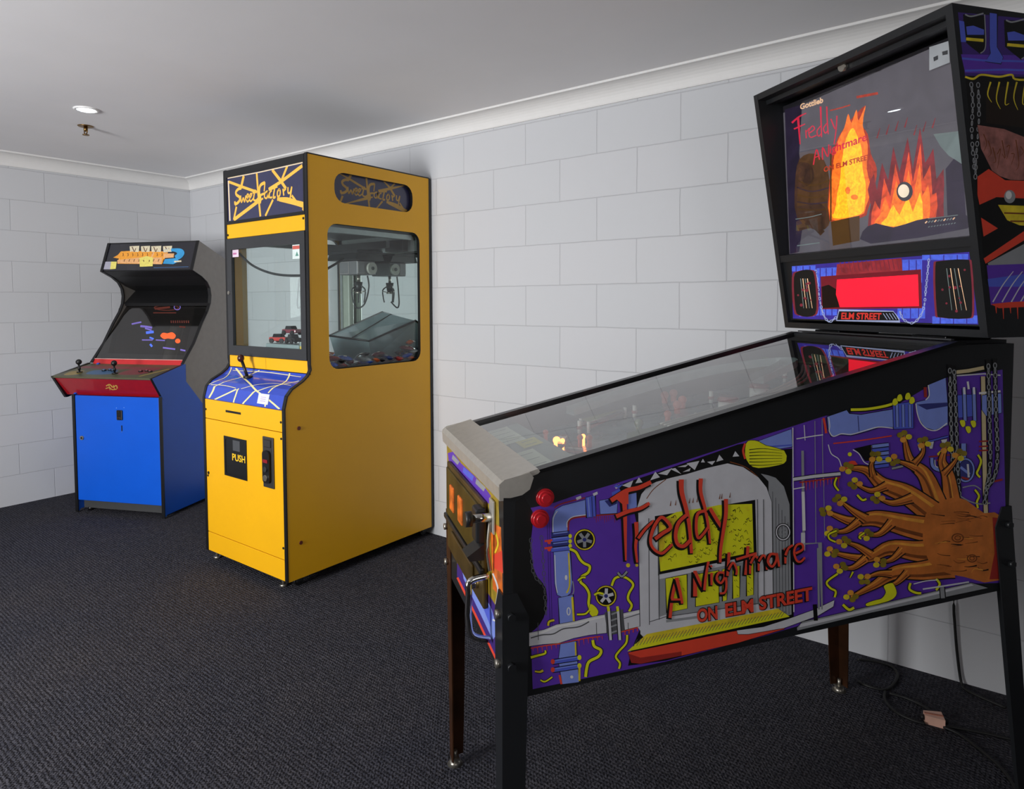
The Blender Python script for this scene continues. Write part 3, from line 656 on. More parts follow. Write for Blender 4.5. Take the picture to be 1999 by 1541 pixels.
# inside: floor, chute, gantry, claw
INN = mat('inner_grey', '#7d8483', .4); ALU = mat('aluminium', '#9aa09e', .35, .85); DKG = mat('dark_steel', '#3a3d3e', .45, .5); ACR = mat('smoked_acrylic', '#75868a', .15, coat=.6, var=.1, scale=8); RUB = mat('rubber_cable', '#26282a', .5)
b = MB(); b.box((YX0 + .02, YU + .02, .985), (YX1 - .02, YB - .025, 1.0), DKG); cpart(b, 'prize_floor')
b = MB()
b.box((YX0 + .022, YU + .02, 1.69), (YX1 - .022, YB - .026, 1.72), INN); b.box((YX0 + .022, -.10, 1.60), (YX1 - .022, -.065, 1.69), INN); b.box((YX0 + .03, -.78, 1.62), (YX0 + .06, -.06, 1.66), ALU); b.box((YX1 - .06, -.78, 1.655), (YX1 - .03, -.06, 1.68), ALU); cpart(b, 'ceiling_rails')
b = MB(); b.box((YX0 + .06, -.30, 1.605), (YX1 - .05, -.275, 1.640), DKG); b.box((YX0 + .06, -.085, 1.605), (YX1 - .05, -.065, 1.640), DKG); b.box((2.02, -.29, 1.590), (2.30, -.08, 1.606), DKG)
b.prism([(-.29, 1.555), (-.07, 1.555), (-.09, 1.60), (-.27, 1.60)], 'x', 2.04, 2.28, DKG); cpart(b, 'gantry')
LBL = mat('motor_label', '#cfc4c0', .5)
b = MB(); b.box((2.08, -.235, 1.475), (2.235, -.10, 1.553), mat('motor_grey', '#77777a', .4, .3), .004); b.box((2.085, -.238, 1.482), (2.165, -.234, 1.548), LBL, .001); b.box((2.2345, -.232, 1.482), (2.238, -.185, 1.548), LBL, .001)
b.cyl((2.235, -.135, 1.512), (2.252, -.135, 1.512), .034, mat('pulley_grey', '#b4b4ac', .4), seg=24); b.cyl((2.250, -.135, 1.512), (2.256, -.135, 1.512), .010, DKG); cpart(b, 'motor_box'); b = MB(); b.box((2.36, -.14, 1.60), (2.50, -.07, 1.66), DKG, .003); cpart(b, 'rail_motor')
def claw(c):
    b = MB(); b.cyl(c + Vector((0, 0, .05)), c + Vector((0, 0, .092)), .008, SILV); b.cyl(c + Vector((0, 0, .0)), c + Vector((0, 0, .052)), .017, DKG, r1=.024, seg=16); b.cyl(c + Vector((0, 0, -.014)), c, .022, SILV, r1=.014, seg=16)
    for k in range(3):
        a = math.radians(120 * k + 20); d = Vector((math.cos(a), math.sin(a), 0))
        b.tube([c + d * .014 + Vector((0, 0, .032)), c + d * .042 + Vector((0, 0, .008)), c + d * .040 + Vector((0, 0, -.035)), c + d * .034 + Vector((0, 0, -.066))], .0042, DKG, seg=6)
        b.tube([c + Vector((0, 0, -.008)), c + d * .04 + Vector((0, 0, .0))], .003, SILV, seg=6)
    cpart(b, 'claw')
claw(Vector((2.165, -.167, 1.383)))
b = MB(); b.tube([(2.235, -.16, 1.47), (2.245, -.16, 1.40), (2.23, -.18, 1.31), (2.19, -.20, 1.285), (2.15, -.19, 1.32)], .0045, RUB); cpart(b, 'cable')
b = MB(); b.tube([(1.96, -.79, 1.575), (2.06, -.78, 1.51), (2.20, -.76, 1.465), (2.36, -.74, 1.45), (2.52, -.72, 1.46), (2.56, -.6, 1.53)], .006, RUB); cpart(b, 'cable')
# chute hood in smoked acrylic with a dark rim, against the mirror
cA, cB, cC, cD = (2.10, -.33, 1.13), (2.42, -.32, 1.11), (2.23, -.040, 1.262), (2.50, -.040, 1.215)
b = MB()
b.face([cA, cB, cD, cC], ACR); b.face([(2.12, -.30, 1.0), (2.40, -.29, 1.0), cB, cA], ACR); b.face([(2.40, -.29, 1.0), (2.47, -.04, 1.0), cD, cB], ACR); b.face([(2.12, -.30, 1.0), cA, cC, (2.12, -.04, 1.0)], ACR)
cpart(b, 'prize_chute', 'smoked grey prize chute hood')
b = MB(); b.tube([cA, cC, cD, cB, cA], .006, YBL, smoothpath=False, seg=6); b.tube([(2.28, -.325, 1.12), (2.30, -.04, 1.25)], .003, YBL, seg=6); cpart(b, 'chute_rim')
b = MB(); b.box((YX0 + .03, -.055 - .04, 1.0), (YX0 + .10, -.055, 1.69), mat('green_grey_post', '#8d9489', .4), .01); b.box((YX0 + .022, -.10, 1.0), (YX0 + .045, -.06, 1.69), ALU); cpart(b, 'corner_post')
b = MB(); b.box((2.20, -.805, 1.0), (2.47, -.70, 1.115), mat('pale_grey_tray', '#8a9698', .4), .004); b.box((2.12, -.80, 1.0), (2.16, -.74, 1.09), INN); b.box((2.47, -.80, 1.0), (2.55, -.70, 1.13), mat('white_tray', '#c8ccc4', .4), .003); b.box((2.48, -.806, 1.02), (2.50, -.80, 1.11), mat('yellow_tape', '#d8b84a', .5)); cpart(b, 'inner_tray')
# feet
for i, (x, y) in enumerate(((2.53, -.915), (1.96, -.915), (2.53, -.08), (1.96, -.08))):
    b = MB(); b.cyl((x, y + .03, .024), (x + .022, y + .03, .024), .024, YBL, seg=18); b.box((x - .004, y + .015, .02), (x + .026, y + .045, .052), DKG); cpart(b, 'castor')
    if y < -.5:
        b = MB(); b.cyl((x - .03, y - .02, 0), (x - .03, y - .02, .012), .017, SILV, seg=14); b.cyl((x - .03, y - .02, .01), (x - .03, y - .02, .054), .007, SILV); cpart(b, 'levelling_foot')

# prizes inside the claw machine: wrapped sweets and small toys, each its own thing
random.seed(7)
cols = [('red', '#9a2f2c'), ('blue', '#2c4c9e'), ('black', '#1e1c20'), ('maroon', '#5e2430'), ('silver', '#9aa2a4'), ('orange', '#b8562a'), ('navy', '#20305e')]
protos = []
def packet(cn, c):
    m = mat('wrapper_' + cn, c, .25, coat=.6, var=.25, scale=60); m2 = mat('wrapper_mark', '#d8d0c0', .4)
    b = MB(); bm = b.bm; n = 10; G = []
    for i in range(n + 1):
        row = []
        for j in range(7):
            u = i / n * 2 - 1; v = j / 6 * 2 - 1; pin = 1 - .28 * (abs(u) > .75) ; h = .014 * max(0, 1 - abs(u) ** 3) * max(0, 1 - abs(v) ** 2)
            row.append((u * .042, v * .024 * pin, h))
        G.append(row)
    for s in (1, -1):
        V = [[bm.verts.new((x, y, s * h)) for x, y, h in r] for r in G]
        for i in range(n):
            for j in range(6):
                f = bm.faces.new((V[i][j], V[i + 1][j], V[i + 1][j + 1], V[i][j + 1])); f.smooth = True
                f.material_index = b.mi(m2 if (s > 0 and 4 <= i <= 5 and 2 <= j <= 3) else m)
    o = b.build('wrapped_sweet'); return o
for cn, c in cols: protos.append((cn, packet(cn, c)))
cells = []
for i in range(8):
    for j in range(7): cells.append((1.96 + i * .083, -.62 + j * .082))
random.shuffle(cells); used = set(); cnt = {}
def inside_chute(x, y): return 2.06 < x < 2.52 and y > -.38
spots = [(x, y, 1.012) for x, y in cells if not inside_chute(x, y)]
spots += [(2.548, -.69 + k * .075, 1.016 + (k % 2) * .01) for k in range(8)]
spots += [(2.44 + (k % 2) * .01, -.683 + 0 * k, 1.03 + .0 * k) for k in range(0)]
k = 0
for (x, y, z) in spots:
    cn, pr = protos[k % len(protos)]; o = pr if k < len(protos) else pr.copy()
    if k >= len(protos): COL.objects.link(o)
    o.location = (x, y, z); o.rotation_euler = (random.uniform(-.35, .35), random.uniform(-.3, .3), random.uniform(0, 3.1))
    tag(o, f'{cn} wrapped sweet packet lying among others on the claw machine floor', 'wrapped sweet', f'{cn} wrapped sweets in the claw machine'); k += 1
# packets heaped against the right-hand glass, and on the tray by the front glass
heap = [(2.535, -.20, 1.046), (2.530, -.145, 1.066), (2.535, -.10, 1.048), (2.53, -.12, 1.098), (2.49, -.10, 1.05), (2.535, -.66, 1.044), (2.537, -.585, 1.040), (2.536, -.47, 1.046), (2.535, -.36, 1.046)]
for (x, y, z) in heap:
    cn, pr = protos[k % len(protos)]; o = pr.copy(); COL.objects.link(o); o.location = (x, y, z); o.rotation_euler = (random.uniform(-.3, .3), random.uniform(-.3, .3), random.uniform(0, 3.1))
    tag(o, f'{cn} wrapped sweet packet heaped up behind the side glass of the claw machine', 'wrapped sweet', f'{cn} sweets heaped at the side glass'); k += 1
def toycar(cn, c, loc, rz, label):
    t = empty('toy_car', loc, rz, label, 'toy car'); m = mat('toy_' + cn, c, .3, coat=.5)
    b = MB(); b.box((-.05, -.022, .010), (.05, .022, .030), m, .006); b.prism([(-.03, .028), (.022, .028), (.010, .046), (-.022, .046)], 'y', -.018, .018, mat('toy_window', '#17181c', .1)); b.build('body', t)
    for sx in (-.03, .03):
        for sy in (-.024, .024):
            b = MB(); b.cyl((sx, sy - .004, .012), (sx, sy + .004, .012), .012, YBL, seg=14); b.build('wheel', t)
toycar('red', '#c23a34', (2.26, -.765, 1.117), .3, 'red toy car lying on the grey tray behind the front glass')
toycar('black', '#1f2024', (2.375, -.765, 1.117), -.2, 'black toy car beside the red one on the grey tray')
toycar('maroon', '#7c2c3c', (2.31, -.728, 1.156), .1, 'maroon toy car on top of the two others on the tray')

# ------------------------------------------------------------------ pinball machine (foreground right)
PO_ = Vector((PX0, PY0, 0)); PM = Matrix.Translation(PO_) @ Matrix.Rotation(PT, 4, 'Z'); PMI = PM.inverted(); PR3 = PM.to_3x3()
PIN = empty('pinball_machine', PO_, PT, 'black pinball machine with purple side artwork and lit backbox, in the foreground', 'pinball machine')
PW_, PL = .571, 1.315
def zt(a): return .960 + .2225 * a
def pmap(p0, nrm):
    o = PM @ Vector(p0); n = (PR3 @ Vector(nrm)).normalized()
    return lambda x, y: PMI @ onplane(x, y, o, n)
PBK = mat('pinball_black', '#1d1f22', .38, var=.08, scale=8); RAIL = mat('black_rail', '#17181a', .3, .3); STEEL = mat('brushed_steel', '#c2beb6', .38, .45, var=.05, scale=60)
BRNZ = mat('dirty_brass_plate', '#6d5a34', .42, .75, var=.25, scale=14); RSTL = mat('rusty_leg', '#4a2c18', .5, .6, var=.35, scale=12); CHR = mat('chrome', '#c8c6c0', .12, 1.0)
sp = [(0, .515), (0, .955), (.02, zt(.02)), (1.135, zt(1.135)), (1.16, 1.2065), (PL, 1.2065), (PL, .587), (.62, .552)]
for y0, y1 in ((0, .018), (PW_ - .018, PW_)):
    b = MB(); b.prism(sp, 'y', y0, y1, PBK); s = b.build('side_panel', PIN)
    if y0 == 0: NEAR = s
b = MB(); b.box((0, .018, .556), (.018, PW_ - .018, .930), PBK); FRONT = b.build('front_panel', PIN)
b = MB(); b.box((PL - .018, .018, .590), (PL, PW_ - .018, 1.20), PBK); b.build('rear_panel', PIN)
b = MB(); b.prism([(.02, .560), (.62, .572), (PL - .02, .60), (PL - .02, .612), (.62, .584), (.02, .572)], 'y', .018, PW_ - .018, mat('raw_board', '#3c3024', .7)); b.build('bottom_board', PIN)
for y0, y1 in ((-.004, .020), (PW_ - .020, PW_ + .004)):
    b = MB(); b.prism([(.04, zt(.04) - .004), (.04, zt(.04) + .004), (1.135, zt(1.135) + .003), (1.16, 1.2135), (1.16, 1.205), (1.135, zt(1.135) - .006)], 'y', y0, y1, RAIL); b.build('side_rail', PIN)
b = MB(); b.prism([(1.125, zt(1.125) + .002), (1.165, 1.215), (PL + .002, 1.215), (PL + .002, 1.205), (1.165, 1.204), (1.125, 1.199)], 'y', .020, PW_ - .020, PBK); b.build('rear_deck', PIN)
b = MB(); b.box((1.17, .06, 1.215), (1.32, .16, 1.224), RAIL, .002); b.box((1.17, PW_ - .16, 1.215), (1.32, PW_ - .06, 1.224), RAIL, .002); b.box((1.14, .02, 1.216), (1.15, PW_ - .02, 1.220), mat('grey_hinge', '#4c4d50', .3, .7)); b.build('backbox_hinge', PIN)
# lockdown bar
b = MB(); b.prism([(-.010, .925), (-.012, .952), (-.004, .964), (.070, zt(.070) + .008), (.074, zt(.074) + .001), (.070, zt(.07) - .002), (.0, .952), (-.002, .925)], 'y', -.008, PW_ + .008, STEEL)
for y0, y1 in ((-.010, -.005), (PW_ + .005, PW_ + .010)):
    b.prism([(-.011, .932), (-.011, .958), (.0, .967), (.052, zt(.052) + .006), (.060, zt(.06) - .006), (.052, .944), (.036, .934), (.012, .930)], 'y', y0, y1, STEEL)
b.build('lockdown_bar', PIN, 'brushed steel lockdown bar')
# playfield glass and what lies below it
PG = glass('playfield_glass', (.84, .90, .88), 1.5, .0, 1.75)
b = MB(); b.face([(.072, .018, zt(.072) - .004), (1.13, .018, zt(1.13) - .004), (1.13, PW_ - .018, zt(1.13) - .004), (.072, PW_ - .018, zt(.072) - .004)], PG); b.build('playfield_glass', PIN)
def zp(a): return .900 + .165 * a            # playfield level
def fp(a, y, dz=0): return Vector((a, y, zp(a) + dz))
b = MB(); b.prism([(.03, zp(.03) - .012), (1.12, zp(1.12) - .012), (1.12, zp(1.12)), (.03, zp(.03))], 'y', .018, PW_ - .018, mat('playfield_art', '#6c7a80', .25, var=.5, scale=14, coat=.5)); PF = b.build('playfield', PIN)
b = MB(); b.prism([(.03, zt(.03) - .034), (.20, zt(.20) - .034), (.21, zt(.21) - .045), (.21, .915), (.03, .90)], 'y', .02, PW_ - .02, mat('apron_grey', '#7b8a86', .5)); b.build('apron', PF)
b = MB()
CARD = mat('instruction_card', '#d3ddc8', .6); CARDY = mat('yellow_card', '#cbc658', .6); INK = mat('card_ink', '#7c8a7c', .6)
def card(y0, y1, a0, a1, m, lines=4):
    def q(a_, y_, d): return (a_, y_, zt(a_) - .032 + d)
    b.face([q(a0, y0, 0), q(a1, y0, 0), q(a1, y1, 0), q(a0, y1, 0)], m)
    for k in range(lines):
        yy = y0 + (k + .6) * (y1 - y0) / (lines + .3); b.face([q(a0 + .01, yy, .0005), q(a1 - .01, yy, .0005), q(a1 - .01, yy + .004, .0005), q(a0 + .01, yy + .004, .0005)], INK)
card(.06, .265, .078, .150, CARD); card(.36, .54, .078, .165, CARD); card(.285, .36, .135, .185, CARDY, lines=2)
b.build('instruction_card', PF, 'pale instruction cards on the apron')
SH = [('ramp_green', '#6a7a5a'), ('ramp_red', '#7e2f2a'), ('ramp_clear', '#98a6a6'), ('plastic_yellow', '#8a8a3a'), ('post_white', '#cfcfcb')]
RM = [mat(n, c, .25, coat=.6, var=.15) for n, c in SH]
def ramp(pts, m, w=.045, h=.02):
    P = catmull([Vector(p) for p in pts], 8); b = MB(); L = []
    for i, p in enumerate(P):
        t = P[min(i + 1, len(P) - 1)] - P[max(i - 1, 0)]; n = Vector((-t.y, t.x, 0)).normalized() * w / 2; L.append((p + n, p - n))
    for i in range(len(L) - 1):
        for A_, B_ in ((L[i][0], L[i + 1][0]), (L[i][1], L[i + 1][1])):
            b.face([A_, B_, B_ + Vector((0, 0, h)), A_ + Vector((0, 0, h))], m)
        b.face([L[i][0], L[i + 1][0], L[i + 1][1], L[i][1]], m)
    return b
ramp([fp(.34, .50, .04), fp(.55, .52, .055), fp(.80, .48, .07), fp(.95, .36, .075), fp(.80, .30, .06)], RM[2]).build('ball_ramp', PF)
ramp([fp(.32, .09, .045), fp(.55, .07, .055), fp(.78, .10, .065), fp(.98, .20, .075), fp(1.05, .35, .07)], RM[0]).build('ball_ramp', PF)
b = MB()
for k in range(3): b.tube([fp(.40 + .0 * k, .07 + k * .016, .07), fp(.60, .06 + k * .016, .08), fp(.80, .12 + k * .016, .085), fp(.95, .28 + k * .01, .08)], .003, SILV)
b.build('wire_ramp', PF)
for (a, y) in ((.70, .28), (.80, .22), (.84, .34)):
    b = MB(); b.cyl(fp(a, y), fp(a, y, .035), .026, RM[4], seg=24); b.cyl(fp(a, y, .035), fp(a, y, .048), .030, RM[1], r1=.024, seg=24); b.build('pop_bumper', PF)
for s, a, y in ((1, .27, .19), (-1, .27, .37)):
    b = MB(); p0 = fp(a, y, .006); p1 = fp(a - .035, y + s * .065, .006); d = (p1 - p0).normalized(); n = Vector((-d.y, d.x, 0))
    b.prism([], 'z', 0, 0, RM[4]) if False else None
    for zc in (0, .016):
        b.face([p0 + n * .011 + Vector((0, 0, zc)), p1 + n * .006 + Vector((0, 0, zc)), p1 - n * .006 + Vector((0, 0, zc)), p0 - n * .011 + Vector((0, 0, zc))], RM[4])
    b.cyl(p0, p0 + Vector((0, 0, .016)), .011, RM[1]); b.cyl(p1, p1 + Vector((0, 0, .016)), .006, RM[1]); b.tube([p0 + n * .011 + Vector((0, 0, .008)), p1 + n * .006 + Vector((0, 0, .008))], .004, RM[1], smoothpath=False); b.build('flipper', PF)
for s, y0 in ((1, .09), (-1, .47)):
    b = MB(); q = [fp(.36, y0), fp(.50, y0 - s * .01), fp(.36, y0 + s * .055)]; 
    b.face([v + Vector((0, 0, .028)) for v in q], RM[3]); b.tube([v + Vector((0, 0, .014)) for v in q] + [q[0] + Vector((0, 0, .014))], .005, RM[1], smoothpath=False)
    for v in q: b.cyl(v, v + Vector((0, 0, .03)), .005, RM[4], seg=10)
    b.build('slingshot', PF)
LO = mat('lit_orange_insert', '#ff8a50', .4, emit='#ff7a3a', es=9); LR = mat('lit_red_lamp', '#ff3030', .4, emit='#ff2028', es=14); LD = mat('dim_red_insert', '#8c4a40', .4, emit='#a04a3c', es=.25)
ins = [(.236, .33, .010, LO), (.246, .315, .006, LO), (.242, .43, .008, LD), (.290, .306, .008, LD), (.306, .284, .008, LD), (.30, .31, .006, LO), (.66, .54, .012, LD), (.69, .54, .012, LD), (.455, .31, .012, RM[0]), (.62, .10, .012, LR), (1.06, .12, .012, LR), (.55, .33, .01, LD), (.62, .40, .012, LD), (.66, .44, .012, LD), (.50, .14, .008, LD), (.60, .10, .01, LD), (.90, .12, .01, LD)]
for a, y, r, m in ins:
    b = MB(); b.cyl(fp(a, y, .0), fp(a, y, .024), r * .7, m, seg=14); b.ball(fp(a, y, .024), r, m, seg=12); b.build('playfield_lamp', PF)
b = MB()
for a, y in ((.34, .14), (.34, .43), (.52, .46), (.62, .17), (.74, .42), (.90, .44), (.92, .16), (1.0, .10), (1.02, .46), (.58, .24), (.98, .30)):
    b.cyl(fp(a, y), fp(a, y, .035), .006, RM[4], seg=10); b.cyl(fp(a, y, .012), fp(a, y, .020), .009, RM[1], seg=10)
b.build('rubber_post', PF)
b = MB(); b.box((.98, .04, zp(.98) + .07), (1.10, .30, zp(.98) + .074), RM[1]); b.box((1.0, .33, zp(1) + .07), (1.10, .54, zp(1) + .074), RM[0]); b.face([fp(.86, .50, .05), fp(.98, .54, .05), fp(.98, .42, .05)], RM[3]); b.build('plastic_shield', PF)

# --- art on the near side
ART = Art(pmap((0, 0, 0), (0, -1, 0)), (0, -1, 0)); ART.k = 3; A = ART
def pr(n, c, **k):
    c = tuple(min(.86, x * 1.45) for x in rgb(c)) if n != 'dark_umber' else c
    return mat('print_' + n, c, .42, var=k.get('var', .04), scale=k.get('scale', 30))
PUR = pr('purple', '#54309c'); PURD = pr('deep_purple', '#38226c'); BLU = pr('pipe_blue', '#7284ee'); BLM = pr('mid_blue', '#4a58bc'); BLD = pr('dark_blue', '#2c3070')
GRY = pr('light_grey', '#b8b9bf'); GRM = pr('mid_grey', '#83868a'); GRD = pr('dark_grey', '#4a4b4f'); YEL2 = pr('bright_yellow', '#ecd51e'); YEG = pr('ochre_yellow', '#c8b428', var=.2)
REDP = pr('blood_red', '#dc3f2c'); REDD = pr('dark_red', '#8c2622'); BRN = pr('bark_brown', '#b0642a', var=.22, scale=22); BRD = pr('bark_shadow', '#6e3a18', var=.2); BRL = pr('bark_light', '#d08a34', var=.2); WHT = pr('white', '#d6d8dc'); BEI = pr('beige', '#b8aa84')
BK = BLACK
A.poly(PUR, [(1034, 1020), (1036, 992), (1082, 982), (1128, 966), (1200, 945), (1290, 915), (1440, 866), (1520, 841), (1612, 812), (1744, 795), (1812, 755), (1850, 737), (1957, 722), (1963, 1000), (1964, 1138), (1895, 1140), (1560, 1222), (1500, 1240), (1300, 1292), (1040, 1346), (1036, 1230)])
# blotch of worn black by the front leg
A.poly(BK, [(1006, 980), (1040, 1000), (1036, 1060), (1042, 1110), (1052, 1130), (1066, 1150), (1067, 1190), (1052, 1222), (1032, 1238), (1004, 1260)], smooth=2)
A.chain(GRD, [(1036, 1045), (1038, 1090), (1042, 1120), (1056, 1140)], 8, 1.3); A.chain(GRD, [(1056, 1040), (1060, 1090), (1063, 1150), (1066, 1200)], 8, 1.3)
for x in (1072, 1068): A.line(PURD, [(x, 1010), (x + 6, 1225)], 1.5, smooth=0)
# left pipework
A.poly(BLU, [(1078, 1060), (1078, 1012), (1084, 996), (1098, 988), (1144, 976), (1146, 1006), (1118, 1010), (1108, 1018), (1107, 1058)], o=2)
A.line(REDD, [(1082, 992), (1096, 984), (1142, 972)], 2.5); A.line(WHT, [(1080, 1050), (1080, 1014), (1088, 998)], 1.5)
A.line(REDD, [(1110, 1050), (1110, 1022), (1120, 1012), (1160, 1007), (1205, 1004)], 3); A.line(WHT, [(1107, 1030), (1108, 1018), (1120, 1009), (1150, 1005)], 1.6)
A.poly(BLM, [(1143, 972), (1161, 967), (1163, 1009), (1146, 1011)], o=2); A.line(BLU, [(1148, 972), (1151, 1009)], 3, smooth=0); A.line(BLD, [(1155, 970), (1157, 1009)], 2, smooth=0)
A.poly(BLU, [(1170, 978), (1206, 972), (1204, 1002), (1172, 1004)], o=2); A.poly(BLD, [(1180, 978), (1206, 972), (1204, 984), (1190, 990)])
for x, y, w in ((1124, 972, 10), (1157, 964, 9), (1200, 950, 9)): A.poly(GRY, [(x, y), (x + w, y - 4), (x + w + 1, y + 1), (x + 2, y + 5)])
A.poly(BLM, [(1194, 962), (1214, 952), (1212, 966), (1196, 972)])
for i in range(12): A.line(REDD, [(1160 + i * 4, 1008), (1160 + i * 4, 1014 + (i * 7) % 9)], 1.6, .6, smooth=0)
A.poly(BLU, [(1081, 1078), (1112, 1074), (1117, 1138), (1114, 1158), (1102, 1168), (1088, 1162), (1083, 1140)], smooth=0, o=2)
A.line(WHT, [(1083, 1084), (1085, 1138), (1088, 1158)], 1.6); A.line(YEG, [(1110, 1080), (1112, 1140), (1106, 1158)], 3); A.line(GRM, [(1118, 1135), (1120, 1155), (1112, 1168)], 2)
A.poly(BLU, [(1090, 1168), (1118, 1162), (1122, 1214), (1093, 1219)], o=2); A.line(YEG, [(1117, 1166), (1120, 1213)], 4, smooth=0); A.ring(WHT, (1110, 1194), 3, 7, w=2); A.disc(WHT, (1105, 1128), 2.5, 5)
for i, y in enumerate((1043, 1053, 1062, 1072)):
    A.line(BLM if i % 2 else BLD, [(1076, y + 2), (1112, y - 2)], 8, smooth=0, o=1)
    A.line(BLU, [(1080, y - .5), (1108, y - 4)], 2, smooth=0)
for y in (1056, 1070): A.line(REDP, [(1063, y + 1), (1078, y - 1)], 4, smooth=0); A.disc(REDP, (1072, y + 3), 3.5, 4)
for y in (1047, 1057, 1066): A.disc(YEL2, (1113, y), 3.4, 4.2)
def valve(c, r, ringc, sp_, rot=0):
    A.disc(BK, c, r + 2.5); A.ring(ringc, c, r, w=2.4); 
    for k in range(5):
        a = rot + k * 2 * math.pi / 5; A.line(sp_, [c, (c[0] + math.cos(a) * r * .78, c[1] + math.sin(a) * r * .78)], r * .32, smooth=0)
    A.disc(BLD, c, r * .2)
valve((1141, 1054), 19, YEG, GRM, .3); valve((1183, 1164), 19, YEG, GRY, 1.0)
def drip(pts, w, m=YEL2, w2=None): A.line(m, pts, w, w2, o=1.3)
drip([(1112, 1072), (1124, 1078), (1132, 1092), (1140, 1100), (1151, 1106), (1148, 1118), (1136, 1126), (1133, 1136), (1143, 1146), (1150, 1160), (1149, 1178), (1152, 1190)], 5)
A.poly(YEL2, [(1152, 1180), (1162, 1185), (1168, 1196), (1160, 1206), (1150, 1196)], smooth=3, o=1); drip([(1150, 1192), (1142, 1199), (1126, 1200)], 3.5); drip([(1128, 1134), (1136, 1128), (1143, 1128)], 3.5)
drip([(1194, 1144), (1200, 1130), (1212, 1126), (1225, 1130), (1236, 1142), (1228, 1158), (1226, 1170), (1233, 1182), (1228, 1194)], 4.5)
drip([(1206, 1118), (1214, 1126), (1224, 1116)], 4, GRM); A.disc(YEG, (1226, 1104), 4); A.disc(YEG, (1243, 1104), 3); drip([(1160, 1162), (1168, 1158), (1178, 1160)], 4)
drip([(1070, 1222), (1072, 1214), (1082, 1211)], 4, YEG)
# grey pipe
A.poly(GRY, [(1033, 1236), (1062, 1230), (1086, 1220), (1120, 1214), (1160, 1204), (1182, 1200), (1184, 1236), (1150, 1240), (1120, 1246), (1090, 1256), (1060, 1258), (1033, 1262)], o=2)
A.line(WHT, [(1034, 1240), (1062, 1234), (1086, 1224), (1120, 1218), (1180, 1204)], 3); A.line(GRD, [(1036, 1246), (1058, 1240), (1080, 1238), (1100, 1228), (1130, 1224), (1150, 1214)], 2.4)
A.poly(GRY, [(1216, 1198), (1252, 1190), (1252, 1222), (1220, 1230)], o=2); A.line(WHT, [(1217, 1202), (1252, 1194)], 3); A.line(GRD, [(1218, 1208), (1251, 1198)], 1.6)
A.poly(GRD, [(1180, 1196), (1216, 1190), (1220, 1234), (1186, 1242)])
for x in (1188, 1206): A.line(GRY, [(x, 1188), (x + 4, 1250)], 5, smooth=0, o=1.6); A.line(YEL2, [(x - 1, 1184), (x, 1194)], 5, smooth=0)
for k in range(4): A.line(GRM, [(1193, 1200 + k * 12), (1204, 1196 + k * 12)], 3, smooth=0)
for x in (1050, 1164, 1226): A.line(GRD, [(x, 1216), (x + 1, 1250)], 1.3, smooth=0)
pts = [(1036, 1266), (1070, 1260), (1100, 1256), (1140, 1247), (1172, 1243)]
A.line(REDP, pts, 2.2)
for x in range(1040, 1180, 9): y = 1266 - (x - 1036) * .172; A.line(REDP, [(x, y), (x + 1, y + 6 + (x * 7) % 8)], 1.8, .5, smooth=0)
for x in (1220, 1228, 1236, 1244): A.line(REDP, [(x, 1232 - (x - 1220) * .3), (x, 1240 - (x - 1220) * .3)], 1.8, smooth=0)
A.line(REDP, [(1213, 1234), (1250, 1224)], 2, smooth=0)
A.poly(BLU, [(1094, 1258), (1124, 1252), (1126, 1282), (1130, 1332), (1098, 1336), (1090, 1290)], o=2); A.line(YEG, [(1123, 1254), (1124, 1280)], 3, smooth=0)
for y in (1290, 1306): A.line(BLM, [(1078, y + 3), (1130, y - 5)], 8, smooth=0, o=1.6); A.line(BLU, [(1084, y), (1126, y - 7)], 1.8, smooth=0); A.disc(REDP, (1079, y + 2), 4, 5); A.disc(YEL2, (1131, y - 6), 4, 5)
A.line(REDP, [(1092, 1318), (1096, 1336)], 4, smooth=0); A.line(YEG, [(1131, 1300), (1131, 1330)], 4, smooth=0); A.disc(WHT, (1116, 1322), 3)
drip([(1157, 1250), (1160, 1262), (1173, 1270), (1168, 1282), (1150, 1292), (1145, 1306), (1143, 1322)], 5.5); drip([(1224, 1240), (1222, 1256), (1208, 1272), (1202, 1283), (1210, 1295), (1208, 1306)], 4)
drip([(1036, 1284), (1050, 1280), (1064, 1276), (1064, 1270)], 5, YEL2, 3); drip([(1044, 1311), (1054, 1312), (1060, 1309)], 3, YEG, 5); drip([(1055, 1328), (1064, 1331), (1078, 1322)], 3)
# arched window block
A.poly(BK, [(1205, 948), (1290, 920), (1360, 896), (1440, 868), (1500, 858), (1530, 900), (1545, 950), (1550, 1010), (1549, 1205), (1500, 1236), (1300, 1290), (1226, 1300), (1232, 1270), (1252, 1222), (1246, 1040), (1238, 1000)])
A.poly(GRM, [(1485, 925), (1512, 931), (1530, 950), (1541, 985), (1545, 1200), (1500, 1212), (1500, 940)])
for k in range(6): A.line(GRD, [(1508 + k * 6, 960 + k * 12), (1510 + k * 6, 1200)], 1.1, smooth=0)
A.poly(GRY, [(1246, 1006), (1244, 990), (1252, 965), (1266, 948), (1281, 941), (1310, 933), (1340, 926), (1380, 914), (1420, 905), (1450, 912), (1480, 932), (1496, 952), (1506, 980), (1509, 1200), (1262, 1250), (1250, 1238)], o=2)
A.line(BRD, [(1262, 974), (1276, 955), (1300, 936)], 1.6); A.line(BRD, [(1425, 902), (1455, 912), (1478, 930)], 1.6)
